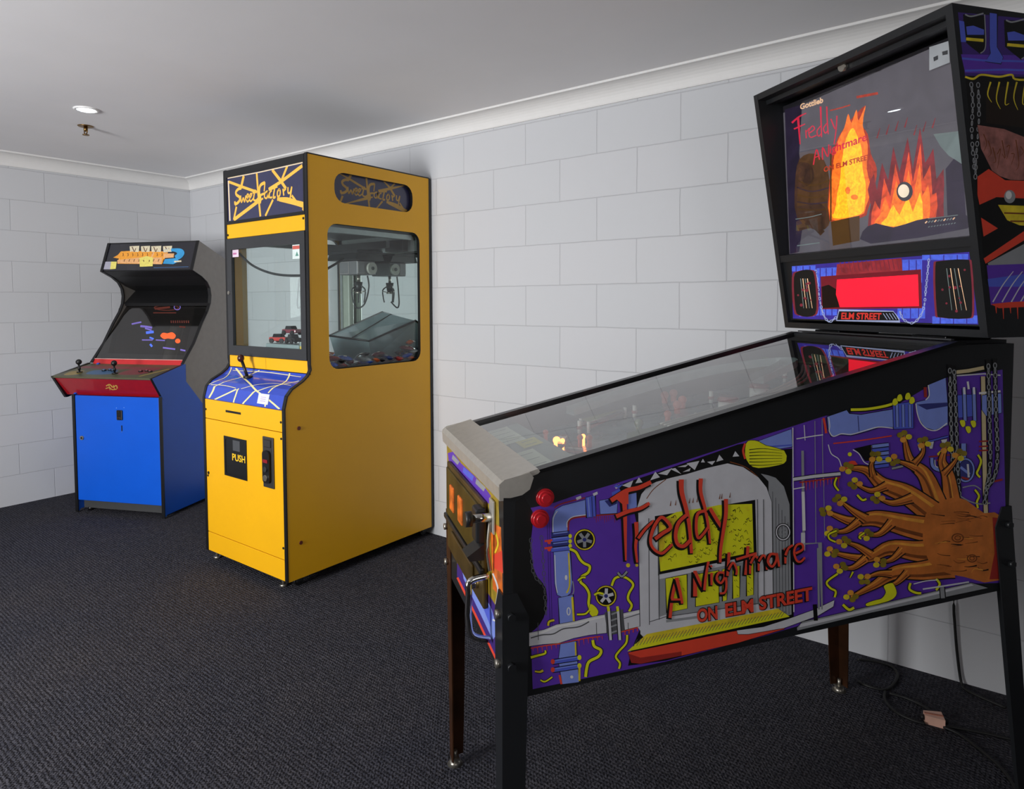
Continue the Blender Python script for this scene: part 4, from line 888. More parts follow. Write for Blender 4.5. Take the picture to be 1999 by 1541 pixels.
for pts in ([(1214, 948), (1236, 938), (1230, 953)], [(1240, 944), (1247, 932), (1254, 942)], [(1269, 938), (1279, 921), (1288, 932)], [(1284, 925), (1312, 914), (1302, 928)], [(1308, 916), (1318, 914), (1330, 926)], [(1322, 912), (1345, 906), (1338, 912)],
            [(1340, 905), (1365, 900), (1356, 918)], [(1332, 922), (1348, 914), (1346, 920)], [(1398, 902), (1404, 888), (1412, 898)], [(1368, 903), (1372, 896), (1376, 903)], [(1380, 902), (1396, 900), (1390, 908)], [(1430, 892), (1435, 881), (1443, 891)]): A.poly(GRY, pts)
for pts in ([(1197, 951), (1204, 945), (1206, 952)], [(1202, 950), (1217, 945), (1208, 954)]): A.poly(BLM, pts)
A.poly(BLU, [(1226, 966), (1242, 962), (1243, 990), (1226, 998)])
A.poly(BK, [(1278, 1008), (1474, 976), (1477, 1083), (1284, 1124)]); A.poly(YEL2, [(1285, 1018), (1320, 1000), (1384, 990), (1404, 986), (1468, 984), (1471, 1078), (1289, 1116), (1284, 1060)])
A.poly(YEG, [(1285, 1018), (1320, 1006), (1322, 1040), (1300, 1050), (1290, 1100), (1285, 1060)])
random.seed(3)
for k in range(120):
    x = random.uniform(1290, 1464); y0 = 1012 - (x - 1284) * .13; y1 = 1112 - (x - 1289) * .205; y = random.uniform(y0, y1); s = random.choice((-1, 1))
    A.line(BK if random.random() < .75 else YEG, [(x, y), (x + random.uniform(2, 5), y + s * random.uniform(1, 4)), (x + random.uniform(4, 7), y - s * random.uniform(0, 4))], random.uniform(.8, 1.8), .5)
for x in (1308, 1318, 1345, 1352, 1360, 1404, 1408, 1424):
    A.line(BRD, [(x, 988 - (x - 1308) * .14), (x + 1.5, 978 - (x - 1308) * .14)], 2.2, .6, smooth=0)
A.poly(GRM, [(1286, 1124), (1476, 1086), (1478, 1180), (1288, 1206)]); A.poly(GRY, [(1286, 1122), (1476, 1084), (1476, 1092), (1286, 1131)])
for q in ([(1299, 1130), (1340, 1122), (1341, 1188), (1302, 1196)], [(1358, 1122), (1402, 1114), (1403, 1176), (1358, 1184)], [(1430, 1108), (1443, 1105), (1443, 1166), (1431, 1169)], [(1457, 1103), (1470, 1100), (1470, 1161), (1458, 1164)], [(1410, 1112), (1418, 1110), (1418, 1172), (1411, 1174)]):
    A.poly(YEL2, q, o=2)
    for k in range(7):
        x = random.uniform(q[0][0] + 2, q[1][0] - 3); y = random.uniform(q[1][1] + 4, q[2][1] - 4); A.line(BK, [(x, y), (x + 3, y + 3)], 1, .5, smooth=0)
A.poly(GRY, [(1265, 1018), (1283, 1015), (1285, 1205), (1300, 1200), (1302, 1210), (1480, 1180), (1482, 1195), (1268, 1236)])
for x, y0, y1 in ((1266, 1012, 1232), (1285, 1012, 1210), (1478, 975, 1180), (1490, 975, 1188)): A.line(GRD, [(x, y0), (x + 1.5, y1)], 1.5, smooth=0)
A.poly(GRY, [(1244, 1224), (1500, 1180), (1520, 1190), (1256, 1240)]); A.line(GRD, [(1268, 1214), (1300, 1204), (1480, 1178)], 1.4, smooth=0); A.line(GRM, [(1300, 1213), (1360, 1205)], 5)
A.ring(GRY, (1528, 1039), 13, 15, w=2.2, o=1.5)
for k in range(5): A.disc(GRM, (1528 + 6 * math.cos(k * 1.26), 1039 + 7 * math.sin(k * 1.26)), 3.2)
# mat and red base
A.poly(YEG, [(1224, 1272), (1262, 1238), (1518, 1188), (1541, 1204)]); A.poly(YEL2, [(1224, 1272), (1240, 1257), (1530, 1196), (1541, 1204)])
for k in range(46): x = 1236 + k * 6.4; y = 1262 - (x - 1236) * .2; A.line(GRD, [(x, y), (x + 8, y - 14 + k * .07)], 1.0, smooth=0)
A.poly(REDP, [(1226, 1274), (1300, 1259), (1430, 1233), (1500, 1222), (1534, 1216), (1530, 1228), (1440, 1255), (1330, 1280), (1250, 1296), (1232, 1294)], o=1.5); A.poly(REDD, [(1226, 1276), (1232, 1294), (1250, 1296), (1330, 1280), (1330, 1272), (1250, 1284)])
A.poly(GRY, [(1438, 1231), (1490, 1224), (1540, 1208), (1590, 1190), (1628, 1172), (1626, 1184), (1596, 1202), (1530, 1226), (1460, 1238), (1440, 1238)], o=2)
A.poly(GRM, [(1555, 1226), (1566, 1214), (1620, 1202), (1895, 1138), (1928, 1148), (1700, 1196), (1556, 1231)], o=2); A.poly(GRY, [(1562, 1218), (1620, 1205), (1895, 1140), (1900, 1143), (1620, 1211), (1560, 1225)])
A.line(BK, [(1590, 1180), (1592, 1212)], 8, smooth=0); A.line(GRM, [(1838, 1146), (1840, 1168)], 8, smooth=0, o=2)
# thin purple pipework behind, centre
for x, w, y0, y1, m in ((1547, 2, 835, 1195, WHT), (1566, 5, 880, 1040, GRM), (1569, 1.5, 830, 860, WHT), (1590, 1.4, 822, 1060, GRM), (1604, 1.4, 818, 940, GRM), (1607, 1.2, 930, 1050, GRM), (1567, 6, 960, 1036, WHT), (1596, 4, 1070, 1190, GRM)): A.line(m, [(x, y0), (x + 2, y1)], w, smooth=0)
A.line(WHT, [(1554, 857), (1590, 851), (1606, 849)], 2, smooth=0); A.line(GRY, [(1548, 936), (1590, 930), (1640, 925)], 6, smooth=0, o=1.5); A.line(REDD, [(1560, 942), (1640, 932)], 3, smooth=0)
for x in range(1566, 1640, 7): A.line(REDP, [(x, 941 - (x - 1566) * .12), (x, 950 + (x * 5) % 9 - (x - 1566) * .1)], 1.8, .5, smooth=0)
A.line(WHT, [(1548, 955), (1570, 951)], 2, smooth=0); A.line(GRY, [(1567, 1040), (1567, 1075)], 8, smooth=0); A.line(GRM, [(1570, 1062), (1600, 1060), (1604, 1190)], 3, smooth=0)
A.poly(BLU, [(1478, 862), (1544, 838), (1546, 872), (1500, 880), (1470, 872)], o=1.5); A.line(BLM, [(1490, 873), (1545, 869)], 3, smooth=0)
A.poly(BK, [(1500, 880), (1546, 876), (1544, 960), (1520, 935), (1490, 925), (1462, 918)])
A.poly(YEL2, [(1456, 866), (1464, 860), (1480, 862), (1494, 870), (1530, 880), (1534, 900), (1520, 908), (1480, 914), (1462, 906), (1454, 888)], o=2, smooth=2); A.line(REDP, [(1454, 866), (1450, 880), (1454, 896)], 4)
for k in range(6): A.line(BK, [(1462, 878 + k * 6), (1490, 876 + k * 6.5), (1526, 880 + k * 5)], 1.8, .6)
# big blue pipe, upper middle
A.poly(BLU, [(1614, 814), (1652, 801), (1657, 808), (1680, 810), (1744, 799), (1744, 834), (1715, 834), (1690, 842), (1660, 850), (1640, 848), (1622, 852), (1616, 836)], o=3)
A.line(WHT, [(1617, 815), (1619, 832), (1618, 842), (1626, 852), (1642, 847), (1662, 848), (1690, 840), (1714, 834), (1742, 836)], 1.8)
A.line(REDP, [(1607, 816), (1610, 832), (1612, 846)], 4.5); A.line(REDP, [(1626, 866), (1680, 860), (1740, 851)], 2.5); A.line(BLD, [(1674, 812), (1676, 842)], 1.6, smooth=0)
A.line(YEL2, [(1660, 800), (1690, 799), (1722, 794), (1744, 788)], 5, o=2.5)
A.poly(BLM, [(1742, 790), (1782, 784), (1782, 836), (1744, 838)], o=2)
for x in (1750, 1762, 1775): A.line(BLU, [(x, 790), (x + 1, 834)], 4.5, smooth=0, o=1)
for x, y in ((1746, 784), (1755, 776), (1771, 773), (1779, 781)): A.poly(YEL2, [(x - 5, y + 5), (x - 3, y - 4), (x + 3, y - 6), (x + 6, y + 3), (x, y + 8)], smooth=2, o=1)
A.poly(BLU, [(1787, 786), (1807, 781), (1812, 772), (1811, 752), (1845, 738), (1849, 790), (1849, 830), (1838, 834), (1824, 840), (1804, 834), (1794, 818), (1789, 800)], smooth=0, o=2)
A.poly(BLD, [(1789, 790), (1808, 788), (1849, 786), (1849, 793), (1832, 796), (1808, 800)]); A.line(WHT, [(1787, 788), (1790, 808), (1797, 826), (1810, 838), (1828, 840), (1848, 826)], 2); A.line(WHT, [(1811, 752), (1813, 772), (1806, 781)], 2); A.line(REDD, [(1805, 756), (1806, 776)], 6, smooth=0)
for k in range(6): A.line(BLU if k % 2 == 0 else BLM, [(1702, 872 + k * 8), (1734, 868 + k * 8)], 6, smooth=0, o=1.3)
for k in range(5): A.disc(YEL2, (1698, 872 + k * 8), 2.6, 3.4)
A.line(GRM, [(1740, 915), (1762, 910)], 4, smooth=0, o=1); A.line(WHT, [(1616, 868), (1622, 886), (1636, 896), (1642, 912)], 1.8); A.line(WHT, [(1664, 878), (1676, 886), (1686, 902), (1698, 908)], 1.8)
A.poly(BK, [(1666, 876), (1700, 868), (1700, 900), (1688, 900), (1678, 886)]); A.disc(YEL2, (1658, 887), 4); A.poly(REDP, [(1648, 915), (1655, 902), (1668, 900), (1674, 912), (1660, 918)], smooth=2)
# right-hand pipework
A.line(BEI, [(1864, 727), (1890, 724), (1920, 718)], 7, smooth=0, o=1.5); A.line(GRY, [(1862, 734), (1920, 730), (1952, 733)], 2.5, smooth=0)
A.line(BEI, [(1918, 735), (1920, 850), (1922, 960), (1924, 1010)], 8, smooth=0, o=1.4)
A.poly(BLM, [(1866, 772), (1902, 770), (1904, 812), (1870, 816)], o=1.5)
for x in (1881, 1900): A.line(BLU, [(x, 758), (x + 2, 822)], 6, smooth=0, o=1.5); A.line(WHT, [(x, 756), (x + 1, 770)], 4, smooth=0)
A.line(WHT, [(1888, 745), (1890, 760)], 4, smooth=0)
for x, y in ((1878, 826), (1889, 838), (1899, 827)): A.poly(YEL2, [(x - 5, y - 5), (x + 4, y - 5), (x + 5, y + 5), (x, y + 8), (x - 4, y + 2)], smooth=2, o=1)
A.poly(BLU, [(1916, 772), (1953, 768), (1954, 806), (1924, 812), (1916, 800)], o=2); A.line(WHT, [(1910, 768), (1952, 764)], 4, smooth=0); A.line(GRM, [(1934, 770), (1936, 808)], 1.6, smooth=0)
A.line(BLM, [(1790, 866), (1820, 860), (1850, 852)], 3, smooth=0, o=1)
for x, y in ((1796, 872), (1816, 868), (1842, 863)): A.poly(GRY, [(x - 6, y - 4), (x + 6, y - 6), (x + 3, y + 8), (x - 2, y + 8)], o=1)
A.poly(YEG, [(1828, 886), (1834, 880), (1841, 886), (1838, 890), (1830, 890)]); A.line(REDD, [(1812, 892), (1855, 888)], 2.5, smooth=0)
A.line(REDP, [(1828, 900), (1834, 896), (1840, 902), (1832, 908)], 3)
A.line(BLU, [(1818, 894), (1820, 910), (1834, 918), (1862, 916)], 6, o=1.5); A.line(WHT, [(1824, 898), (1828, 912), (1860, 912)], 1.6); A.line(BLU, [(1880, 866), (1880, 898)], 9, smooth=0, o=1.5); A.line(YEG, [(1873, 882), (1874, 900)], 3, smooth=0)
A.disc(BLD, (1884, 918), 17, 22); A.ring(BLU, (1884, 918), 16, 22, w=3.2, o=1.2); A.line(BLU, [(1874, 912), (1892, 926)], 5, smooth=0); A.line(GRY, [(1888, 906), (1890, 932)], 4, smooth=0); A.line(REDD, [(1876, 932), (1890, 936)], 4, smooth=0)
for y in (862, 872, 880): A.line(REDD, [(1910, y), (1930, y - 1)], 3, smooth=0)
drip([(1908, 888), (1914, 900), (1910, 914), (1906, 924), (1912, 932)], 4); drip([(1902, 956), (1910, 968), (1906, 980), (1908, 992)], 4)
A.line(GRM, [(1878, 952), (1900, 948), (1914, 956)], 2.4); A.line(GRM, [(1868, 965), (1890, 978), (1912, 984), (1932, 982)], 2.4); A.line(REDD, [(1840, 950), (1868, 940)], 4)
A.line(REDD, [(1940, 940), (1956, 936)], 4, smooth=0)
for pts in ([(1853, 712), (1855, 800), (1858, 890), (1864, 962)], [(1861, 714), (1865, 810), (1868, 900), (1872, 968)], [(1928, 702), (1930, 800), (1932, 900), (1926, 950), (1920, 985)], [(1941, 700), (1943, 800), (1946, 890), (1940, 930), (1926, 952)]):
    A.line(BK, pts, 9); A.chain(GRM, pts, 8, 1.7)
# spreading brown tree in place of the figure artwork
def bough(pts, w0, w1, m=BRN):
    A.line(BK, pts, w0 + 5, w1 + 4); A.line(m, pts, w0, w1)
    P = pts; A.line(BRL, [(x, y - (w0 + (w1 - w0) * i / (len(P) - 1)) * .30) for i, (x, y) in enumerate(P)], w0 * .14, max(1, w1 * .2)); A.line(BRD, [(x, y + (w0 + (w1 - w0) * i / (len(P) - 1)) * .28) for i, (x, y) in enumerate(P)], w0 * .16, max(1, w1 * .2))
LEAF = pr('leaf_olive', '#7a6a1e', var=.3)
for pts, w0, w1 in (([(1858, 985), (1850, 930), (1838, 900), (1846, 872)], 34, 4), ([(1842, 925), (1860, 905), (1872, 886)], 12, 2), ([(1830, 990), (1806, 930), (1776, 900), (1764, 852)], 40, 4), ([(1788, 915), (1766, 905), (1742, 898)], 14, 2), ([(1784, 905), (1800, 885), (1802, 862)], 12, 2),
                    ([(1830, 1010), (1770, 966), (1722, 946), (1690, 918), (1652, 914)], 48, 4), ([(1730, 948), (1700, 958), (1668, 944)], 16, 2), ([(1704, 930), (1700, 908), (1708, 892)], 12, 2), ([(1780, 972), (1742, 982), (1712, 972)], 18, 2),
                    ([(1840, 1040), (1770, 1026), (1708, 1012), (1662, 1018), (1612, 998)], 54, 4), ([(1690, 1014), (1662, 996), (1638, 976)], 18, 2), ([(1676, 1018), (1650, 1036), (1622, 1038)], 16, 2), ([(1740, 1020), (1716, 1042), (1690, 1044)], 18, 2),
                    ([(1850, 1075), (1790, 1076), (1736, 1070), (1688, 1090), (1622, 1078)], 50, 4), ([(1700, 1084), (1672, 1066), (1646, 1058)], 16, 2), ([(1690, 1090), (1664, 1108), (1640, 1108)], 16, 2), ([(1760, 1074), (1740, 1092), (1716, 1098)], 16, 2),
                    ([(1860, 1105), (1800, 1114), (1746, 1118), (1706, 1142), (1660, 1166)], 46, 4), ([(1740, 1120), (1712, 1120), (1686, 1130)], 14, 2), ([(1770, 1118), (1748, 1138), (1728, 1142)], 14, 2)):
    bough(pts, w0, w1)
A.poly(BRN, [(1956, 1010), (1920, 1002), (1884, 976), (1856, 972), (1828, 984), (1806, 1004), (1800, 1050), (1812, 1096), (1840, 1116), (1880, 1126), (1956, 1132)], smooth=2)
for x, y in ((1652, 914), (1668, 944), (1708, 892), (1612, 998), (1638, 976), (1622, 1038), (1622, 1078), (1646, 1058), (1640, 1108), (1660, 1164), (1764, 852), (1742, 898), (1802, 864), (1846, 874), (1872, 888), (1690, 1044), (1712, 972), (1716, 1098), (1686, 1130)):
    for k in range(4): A.disc((LEAF, YEG, BRL, LEAF)[k], (x + 9 * math.cos(k * 1.7 + x), y + 7 * math.sin(k * 1.7 + x)), 6.5, 5.5, n=9)
A.poly(REDD, [(1936, 1010), (1956, 1012), (1956, 1130), (1930, 1131), (1940, 1080)], smooth=0)
random.seed(11)
for k in range(30):
    x = random.uniform(1836, 1930); y = random.uniform(996, 1116); A.line(random.choice((BRD, BK, BRL, BRD)), [(x, y), (x - random.uniform(8, 16), y + random.uniform(-3, 3)), (x - random.uniform(20, 32), y + random.uniform(-5, 5))], random.uniform(1.2, 3), .6)
for c, rx, ry in (((1868, 1050), 11, 8), ((1896, 1090), 9, 7)): A.ring(BRD, c, rx, ry, w=2.4); A.ring(BRD, c, rx * .5, ry * .5, w=1.8)
drip([(1632, 1036), (1617, 1043), (1618, 1052), (1630, 1058)], 3.4); drip([(1686, 1040), (1676, 1048), (1680, 1052)], 3.4); drip([(1634, 1120), (1613, 1136), (1620, 1148), (1630, 1154), (1628, 1166)], 4); drip([(1664, 1116), (1658, 1128)], 4, YEL2, 1.5)
A.poly(YEL2, [(1738, 1138), (1744, 1142), (1749, 1158), (1740, 1170), (1716, 1178), (1692, 1183), (1690, 1178), (1706, 1172), (1720, 1168), (1728, 1156), (1724, 1144)], smooth=3, o=1.5)
drip([(1776, 1138), (1774, 1150), (1786, 1157), (1797, 1158)], 4.5); drip([(1826, 1130), (1833, 1140), (1826, 1152)], 4.5); drip([(1644, 1180), (1656, 1190), (1666, 1186)], 5); drip([(1632, 932), (1628, 946), (1636, 958)], 3.6); drip([(1672, 966), (1682, 976), (1690, 974)], 4)
A.line(WHT, [(1782, 1140), (1806, 1134), (1828, 1132)], 1.8); A.line(GRY, [(1800, 1150), (1840, 1144), (1890, 1136)], 3)
# title lettering
def ink(pts, w, w2=None): A.line(BK, [(x - 2.2, y + 2.6) for x, y in pts], w + 4.5, (w2 + 3.5) if w2 else None); A.line(REDP, pts, w, w2)
ink([(1216, 962), (1219, 995), (1220, 1046), (1221, 1094)], 11, 3); ink([(1192, 977), (1222, 958), (1246, 952), (1270, 941)], 9, 8); ink([(1202, 1008), (1226, 998), (1250, 992), (1267, 982)], 8, 6); A.poly(REDP, [(1200, 972), (1226, 958), (1226, 984), (1214, 984)])
ink([(1241, 1019), (1242, 1046), (1240, 1068), (1243, 1098)], 8, 4); ink([(1245, 1051), (1259, 1032), (1276, 1016)], 5.5, 5)
ink([(1278, 1052), (1294, 1040), (1308, 1030), (1300, 1016), (1289, 1010), (1277, 1026), (1270, 1046), (1270, 1062), (1278, 1074), (1291, 1080), (1302, 1072), (1312, 1062)], 7, 5)
ink([(1329, 936), (1330, 961), (1339, 995), (1345, 1029), (1349, 1080)], 10, 6); ink([(1342, 1003), (1324, 1020), (1318, 1044), (1322, 1062), (1334, 1066), (1347, 1054)], 7, 7)
ink([(1367, 934), (1367, 961), (1376, 995), (1382, 1029), (1385, 1061)], 8, 4); ink([(1376, 997), (1361, 1003), (1358, 1030), (1362, 1050), (1372, 1042), (1382, 1028)], 6, 5)
ink([(1385, 992), (1398, 1014), (1410, 1032)], 7, 7); ink([(1416, 974), (1416, 1003), (1411, 1037), (1406, 1071), (1405, 1098)], 8, 5)
ink([(1307, 1206), (1312, 1162), (1320, 1128)], 6, 6); ink([(1320, 1128), (1326, 1152), (1331, 1178)], 7, 5); ink([(1309, 1170), (1330, 1170)], 4)
ink([(1356, 1164), (1356, 1114)], 8, 7); ink([(1356, 1116), (1366, 1138), (1374, 1152)], 6, 5); ink([(1374, 1152), (1377, 1124), (1382, 1096)], 5, 5)
ink([(1388, 1118), (1388, 1142)], 5, 4); ink([(1386, 1106), (1389, 1104)], 4); ink([(1412, 1118), (1402, 1118), (1398, 1130), (1406, 1138), (1413, 1128), (1414, 1114), (1417, 1140), (1414, 1156), (1404, 1158)], 4.5, 4)
ink([(1422, 1078), (1421, 1100), (1419, 1124)], 6, 5); ink([(1421, 1112), (1430, 1098), (1437, 1112), (1436, 1122)], 4.5, 4); ink([(1459, 1066), (1457, 1092), (1454, 1122)], 6, 5); ink([(1436, 1092), (1476, 1080)], 5)
ink([(1464, 1088), (1463, 1120)], 5, 4); ink([(1464, 1100), (1472, 1086), (1479, 1092), (1480, 1114)], 4.5, 4); ink([(1480, 1096), (1488, 1084), (1494, 1090), (1496, 1112)], 4.5, 4)
ink([(1514, 1082), (1503, 1082), (1498, 1096), (1506, 1106), (1514, 1094), (1515, 1080), (1520, 1106)], 5, 4); ink([(1532, 1070), (1532, 1100)], 6, 4); ink([(1532, 1084), (1538, 1070), (1547, 1064)], 5, 4)
ink([(1552, 1080), (1566, 1072), (1564, 1062), (1554, 1064), (1549, 1078), (1554, 1094), (1562, 1096), (1570, 1088)], 4.5, 4)
A.text(REDP, 'ON', (1360, 1214), (40, -7), (-1, -25), bold=.035, outline=BK); A.text(REDP, 'ELM', (1415, 1203), (55, -10), (-1, -25), bold=.035, outline=BK); A.text(REDP, 'STREET', (1481, 1190), (104, -20), (-1, -25), bold=.035, outline=BK)
A.build('side_artwork', NEAR)
# flipper buttons
BTN = mat('button_red', '#c8202c', .3, coat=.4)
for px, py in ((1063, 971), (1053, 1012)):
    c = PMI @ onplane(px, py, PM @ Vector((0, 0, 0)), PR3 @ Vector((0, -1, 0)))
    b = MB(); b.cyl((c.x, 0.0, c.z), (c.x, -.006, c.z), .0185, BTN, seg=28); b.cyl((c.x, -.005, c.z), (c.x, -.010, c.z), .0165, BTN, r1=.0145, seg=28); b.cyl((c.x, -.009, c.z), (c.x, -.014, c.z), .0105, BTN, r1=.009, seg=24); b.build('flipper_button', PIN, 'red flipper button')
# --- front panel: art, coin door, plunger
A = Art(pmap((0, 0, 0), (-1, 0, 0)), (-1, 0, 0)); A.k = 3
ORF = pr('flame_orange', '#b85a1c', var=.45, scale=40); ORY = pr('flame_ochre', '#8a7420', var=.35, scale=25)
A.poly(ORY, [(872, 868), (973, 965), (982, 1300), (895, 1118), (876, 1000)])
A.poly(PUR, [(874, 885), (884, 882), (900, 905), (925, 928), (945, 950), (958, 968), (956, 985), (925, 962), (900, 935), (878, 915)]); A.poly(GRM, [(884, 888), (897, 902), (893, 908), (882, 896)]); A.poly(BLM, [(905, 912), (925, 930), (922, 940), (903, 922)]); A.poly(GRM, [(930, 935), (948, 952), (944, 960), (928, 944)])
A.line(ORF, [(876, 915), (900, 936), (925, 962), (950, 986)], 5)
A.poly(ORF, [(957, 1018), (978, 1030), (982, 1170), (962, 1150)]); A.poly(REDP, [(962, 1085), (980, 1075), (982, 1120), (965, 1110)]); A.line(YEG, [(964, 1030), (972, 1060), (966, 1080)], 3); A.line(GRY, [(962, 1120), (972, 1150), (968, 1180)], 3)
A.poly(PURD, [(893, 1062), (920, 1105), (975, 1195), (982, 1312), (892, 1126)]); A.poly(BLU, [(898, 1090), (905, 1085), (960, 1190), (972, 1235), (962, 1250), (905, 1130)], smooth=0); A.poly(BLM, [(925, 1140), (935, 1140), (962, 1200), (958, 1225)])
A.line(REDP, [(893, 1128), (930, 1205), (979, 1310)], 4, smooth=0)
A.line(WHT, [(962, 1210), (976, 1225), (979, 1285)], 3)
A.build('front_artwork', FRONT)
def fpt(px, py, d=0): return PMI @ onplane(px, py, PM @ Vector((-d, 0, 0)), PR3 @ Vector((-1, 0, 0)))
CD = MB(); CD.box((-.012, .12, .650), (-.001, .515, .885), BRNZ, .004); CDO = CD.build('coin_door', PIN, 'dirty brass coin door')
b = MB(); b.box((-.016, .135, .745), (-.010, .505, .872), mat('coin_door_panel', '#55491f', .4, .5, var=.4, scale=12), .003)
b.build('coin_panel', CDO)
b = MB(); b.box((-.020, .115, .728), (-.010, .525, .742), PBK, .003); b.box((-.016, .13, .728), (-.011, .515, .724), SILV); b.build('trim_bar', CDO)
b = MB(); b.box((-.020, .300, .775), (-.013, .345, .840), ORF, .003); b.box((-.020, .400, .775), (-.013, .445, .840), ORF, .003); b.build('reject_button', CDO, 'orange coin reject buttons')
b = MB(); b.box((-.019, .20, .662), (-.012, .44, .718), BRNZ, .003); b.cyl((-.026, .17, .69), (-.012, .17, .69), .012, CHR); b.build('cash_door', CDO)
b = MB(); b.box((-.030, .105, .80), (-.006, .150, .875), PBK, .006); b.prism([(-.012, .80), (-.050, .775), (-.044, .765), (-.012, .765)], 'y', .105, .155, PBK); b.cyl((-.034, .128, .850), (-.028, .128, .850), .008, SILV); b.build('start_button_housing', CDO, 'black lever housing')
b = MB(); b.box((-.006, .055, .835), (-.001, .090, .905), STEEL, .003); b.cyl((-.05, .072, .868), (-.004, .072, .868), .009, CHR); b.cyl((-.062, .072, .868), (-.048, .072, .868), .016, PBK, seg=18); b.tube([(-.008, .072, .86), (-.014, .070, .80), (-.008, .074, .755)], .004, SILV); b.build('plunger', PIN, 'black knobbed plunger')
b = MB(); b.tube([(-.006, .095, .735), (-.045, .095, .728), (-.050, .092, .70), (-.048, .088, .62), (-.006, .088, .60)], .0075, CHR); b.build('door_handle', CDO, 'bent chrome handle')
# legs: pressed steel angles, splayed, with levelling feet
def leg(ca, cb_, sa, sb, ztop, foot, name='leg', m=PBK, lab=None):
    """ca,cb_: cabinet corner; sa,sb: outward directions; angle section"""
    b = MB(); w0, w1 = .056, .042; T = Vector((ca + sa * .004, cb_ + sb * .004, ztop)); F = Vector(foot)
    zb = .020; D = (F - T)
    def at(z): return T + D * ((T.z - z) / (T.z - F.z))
    secs = []
    for z, w in ((ztop, w0 * .55), (ztop - .05, w0), (ztop - .30, w0 * .9), (zb + .1, w1), (zb, w1 * .9)):
        p = at(z); secs.append([p + Vector((-sa * w, 0, 0)), p, p + Vector((0, -sb * w, 0)), p + Vector((-sa * .003, -sb * w, 0)), p + Vector((-sa * .003, -sb * .003, 0)), p + Vector((-sa * w, -sb * .003, 0))])
    V = [[b.bm.verts.new(q) for q in s_] for s_ in secs]
    for i in range(len(V) - 1):
        for k in range(6):
            f = b.bm.faces.new((V[i][k], V[i][(k + 1) % 6], V[i + 1][(k + 1) % 6], V[i + 1][k])); f.material_index = b.mi(m)
    for s_ in (V[0], V[-1]): b.bm.faces.new(s_).material_index = b.mi(m)
    L = b.build(name, PIN, lab)
    b = MB(); q = at(zb) + Vector((-sa * .012, -sb * .012, 0)); b.box((q.x - .012, q.y - .012, zb - .006), (q.x + .012, q.y + .012, zb), SILV); b.cyl((q.x, q.y, .012), (q.x, q.y, zb + .02), .006, SILV); b.cyl((q.x, q.y, 0), (q.x, q.y, .012), .022, SILV, r1=.010, seg=20); b.build('levelling_foot', L)
    b = MB()
    for dz in (.045, .145):
        p = at(ztop - dz)
        b.cyl((p.x - sa * .018, p.y - sb * .0, p.z), (p.x - sa * .018, p.y + sb * .010, p.z), .009, PBK, seg=6); b.cyl((p.x - sa * .0, p.y - sb * .018, p.z), (p.x + sa * .010, p.y - sb * .018, p.z), .009, SILV, seg=6)
    b.build('bolt', L)
leg(0, 0, -1, -1, .735, (-.012, -.022, .0), m=PBK, lab='black front leg')
leg(0, PW_, -1, 1, .735, (.002, PW_ + .002, .0), m=RSTL, lab='rusty brown front leg')
leg(PL, PW_, 1, 1, .80, (PL + .034, PW_ + .002, .0), m=RSTL, lab='rusty brown rear leg')
leg(PL, 0, 1, -1, .80, (PL + .085, -.020, .0), m=PBK, lab='black rear leg')

# --- backbox
B0, B1 = -.060, .630; UA, UZ = -.133, .747; UL = math.hypot(UA, UZ); ua, uz = UA / UL, UZ / UL; BA, BZ = 1.155, 1.226
def bb(y, s, d=0):
    """point on the backbox front: y across, s up the face, d behind it"""
    return Vector((BA + ua * s + uz * d, y, BZ + uz * s - ua * d))
NF = Vector((-uz, 0, ua)); BH = UL
BX = empty('backbox', (0, 0, 0)); BX.parent = PIN
bp = [(BA, BZ), (BA + UA, BZ + UZ), (1.42, BZ + UZ), (1.42, BZ)]
for y0, y1 in ((B0, B0 + .018), (B1 - .018, B1)):
    b = MB(); b.prism(bp, 'y', y0, y1, PBK); s = b.build('side_panel', BX)
    if y0 == B0: BSIDE = s
def slab(s0, s1, d0, d1, y0, y1, m, name, lab=None, par=None):
    b = MB(); P = [bb(0, s0, d0), bb(0, s1, d0), bb(0, s1, d1), bb(0, s0, d1)]; b.prism([(p.x, p.z) for p in P], 'y', y0, y1, m); return b.build(name, par or BX, lab)
yi0, yi1 = B0 + .018, B1 - .018
b = MB(); b.prism([(BA + UA, BZ + UZ), (1.42, BZ + UZ), (1.42, BZ + UZ - .018), (BA + UA + .004, BZ + UZ - .018)], 'y', yi0, yi1, PBK); b.prism([(BA, BZ), (1.42, BZ), (1.42, BZ + .018), (BA - .003, BZ + .018)], 'y', yi0, yi1, PBK); b.box((1.405, yi0, BZ + .018), (1.42, yi1, BZ + UZ - .018), PBK); b.build('backbox_shell', BX)
slab(.216, .238, .002, .07, yi0, yi1, PBK, 'divider_bar'); SPK = slab(.024, .216, .012, .020, yi0, yi1, PBK, 'speaker_panel'); slab(.722, BH - .012, .030, .100, yi0, yi1, PBK, 'top_bar')
for z in (.3,):
    b = MB(); q = bb(.285, .733, .030); b.cyl(q, q + NF * .012, .012, SILV, seg=18); b.build('lock', BX)
GX, GZ = bb(0, .236, .030).x, bb(0, .236, .030).z; GT = math.radians(4)
def gp(y, h, d=0): return Vector((GX - math.sin(GT) * h + math.cos(GT) * d, y, GZ + math.cos(GT) * h + math.sin(GT) * d))
NG = Vector((-math.cos(GT), 0, -math.sin(GT))); GH = .478
b = MB(); P = [gp(0, 0, .010), gp(0, GH, .010), gp(0, GH, .015), gp(0, 0, .015)]; b.prism([(p_.x, p_.z) for p_ in P], 'y', yi0, yi1, mat('backglass_dark', '#26242a', .5, var=.3, scale=8)); BGL = b.build('backglass', BX, 'lit translucent backglass')
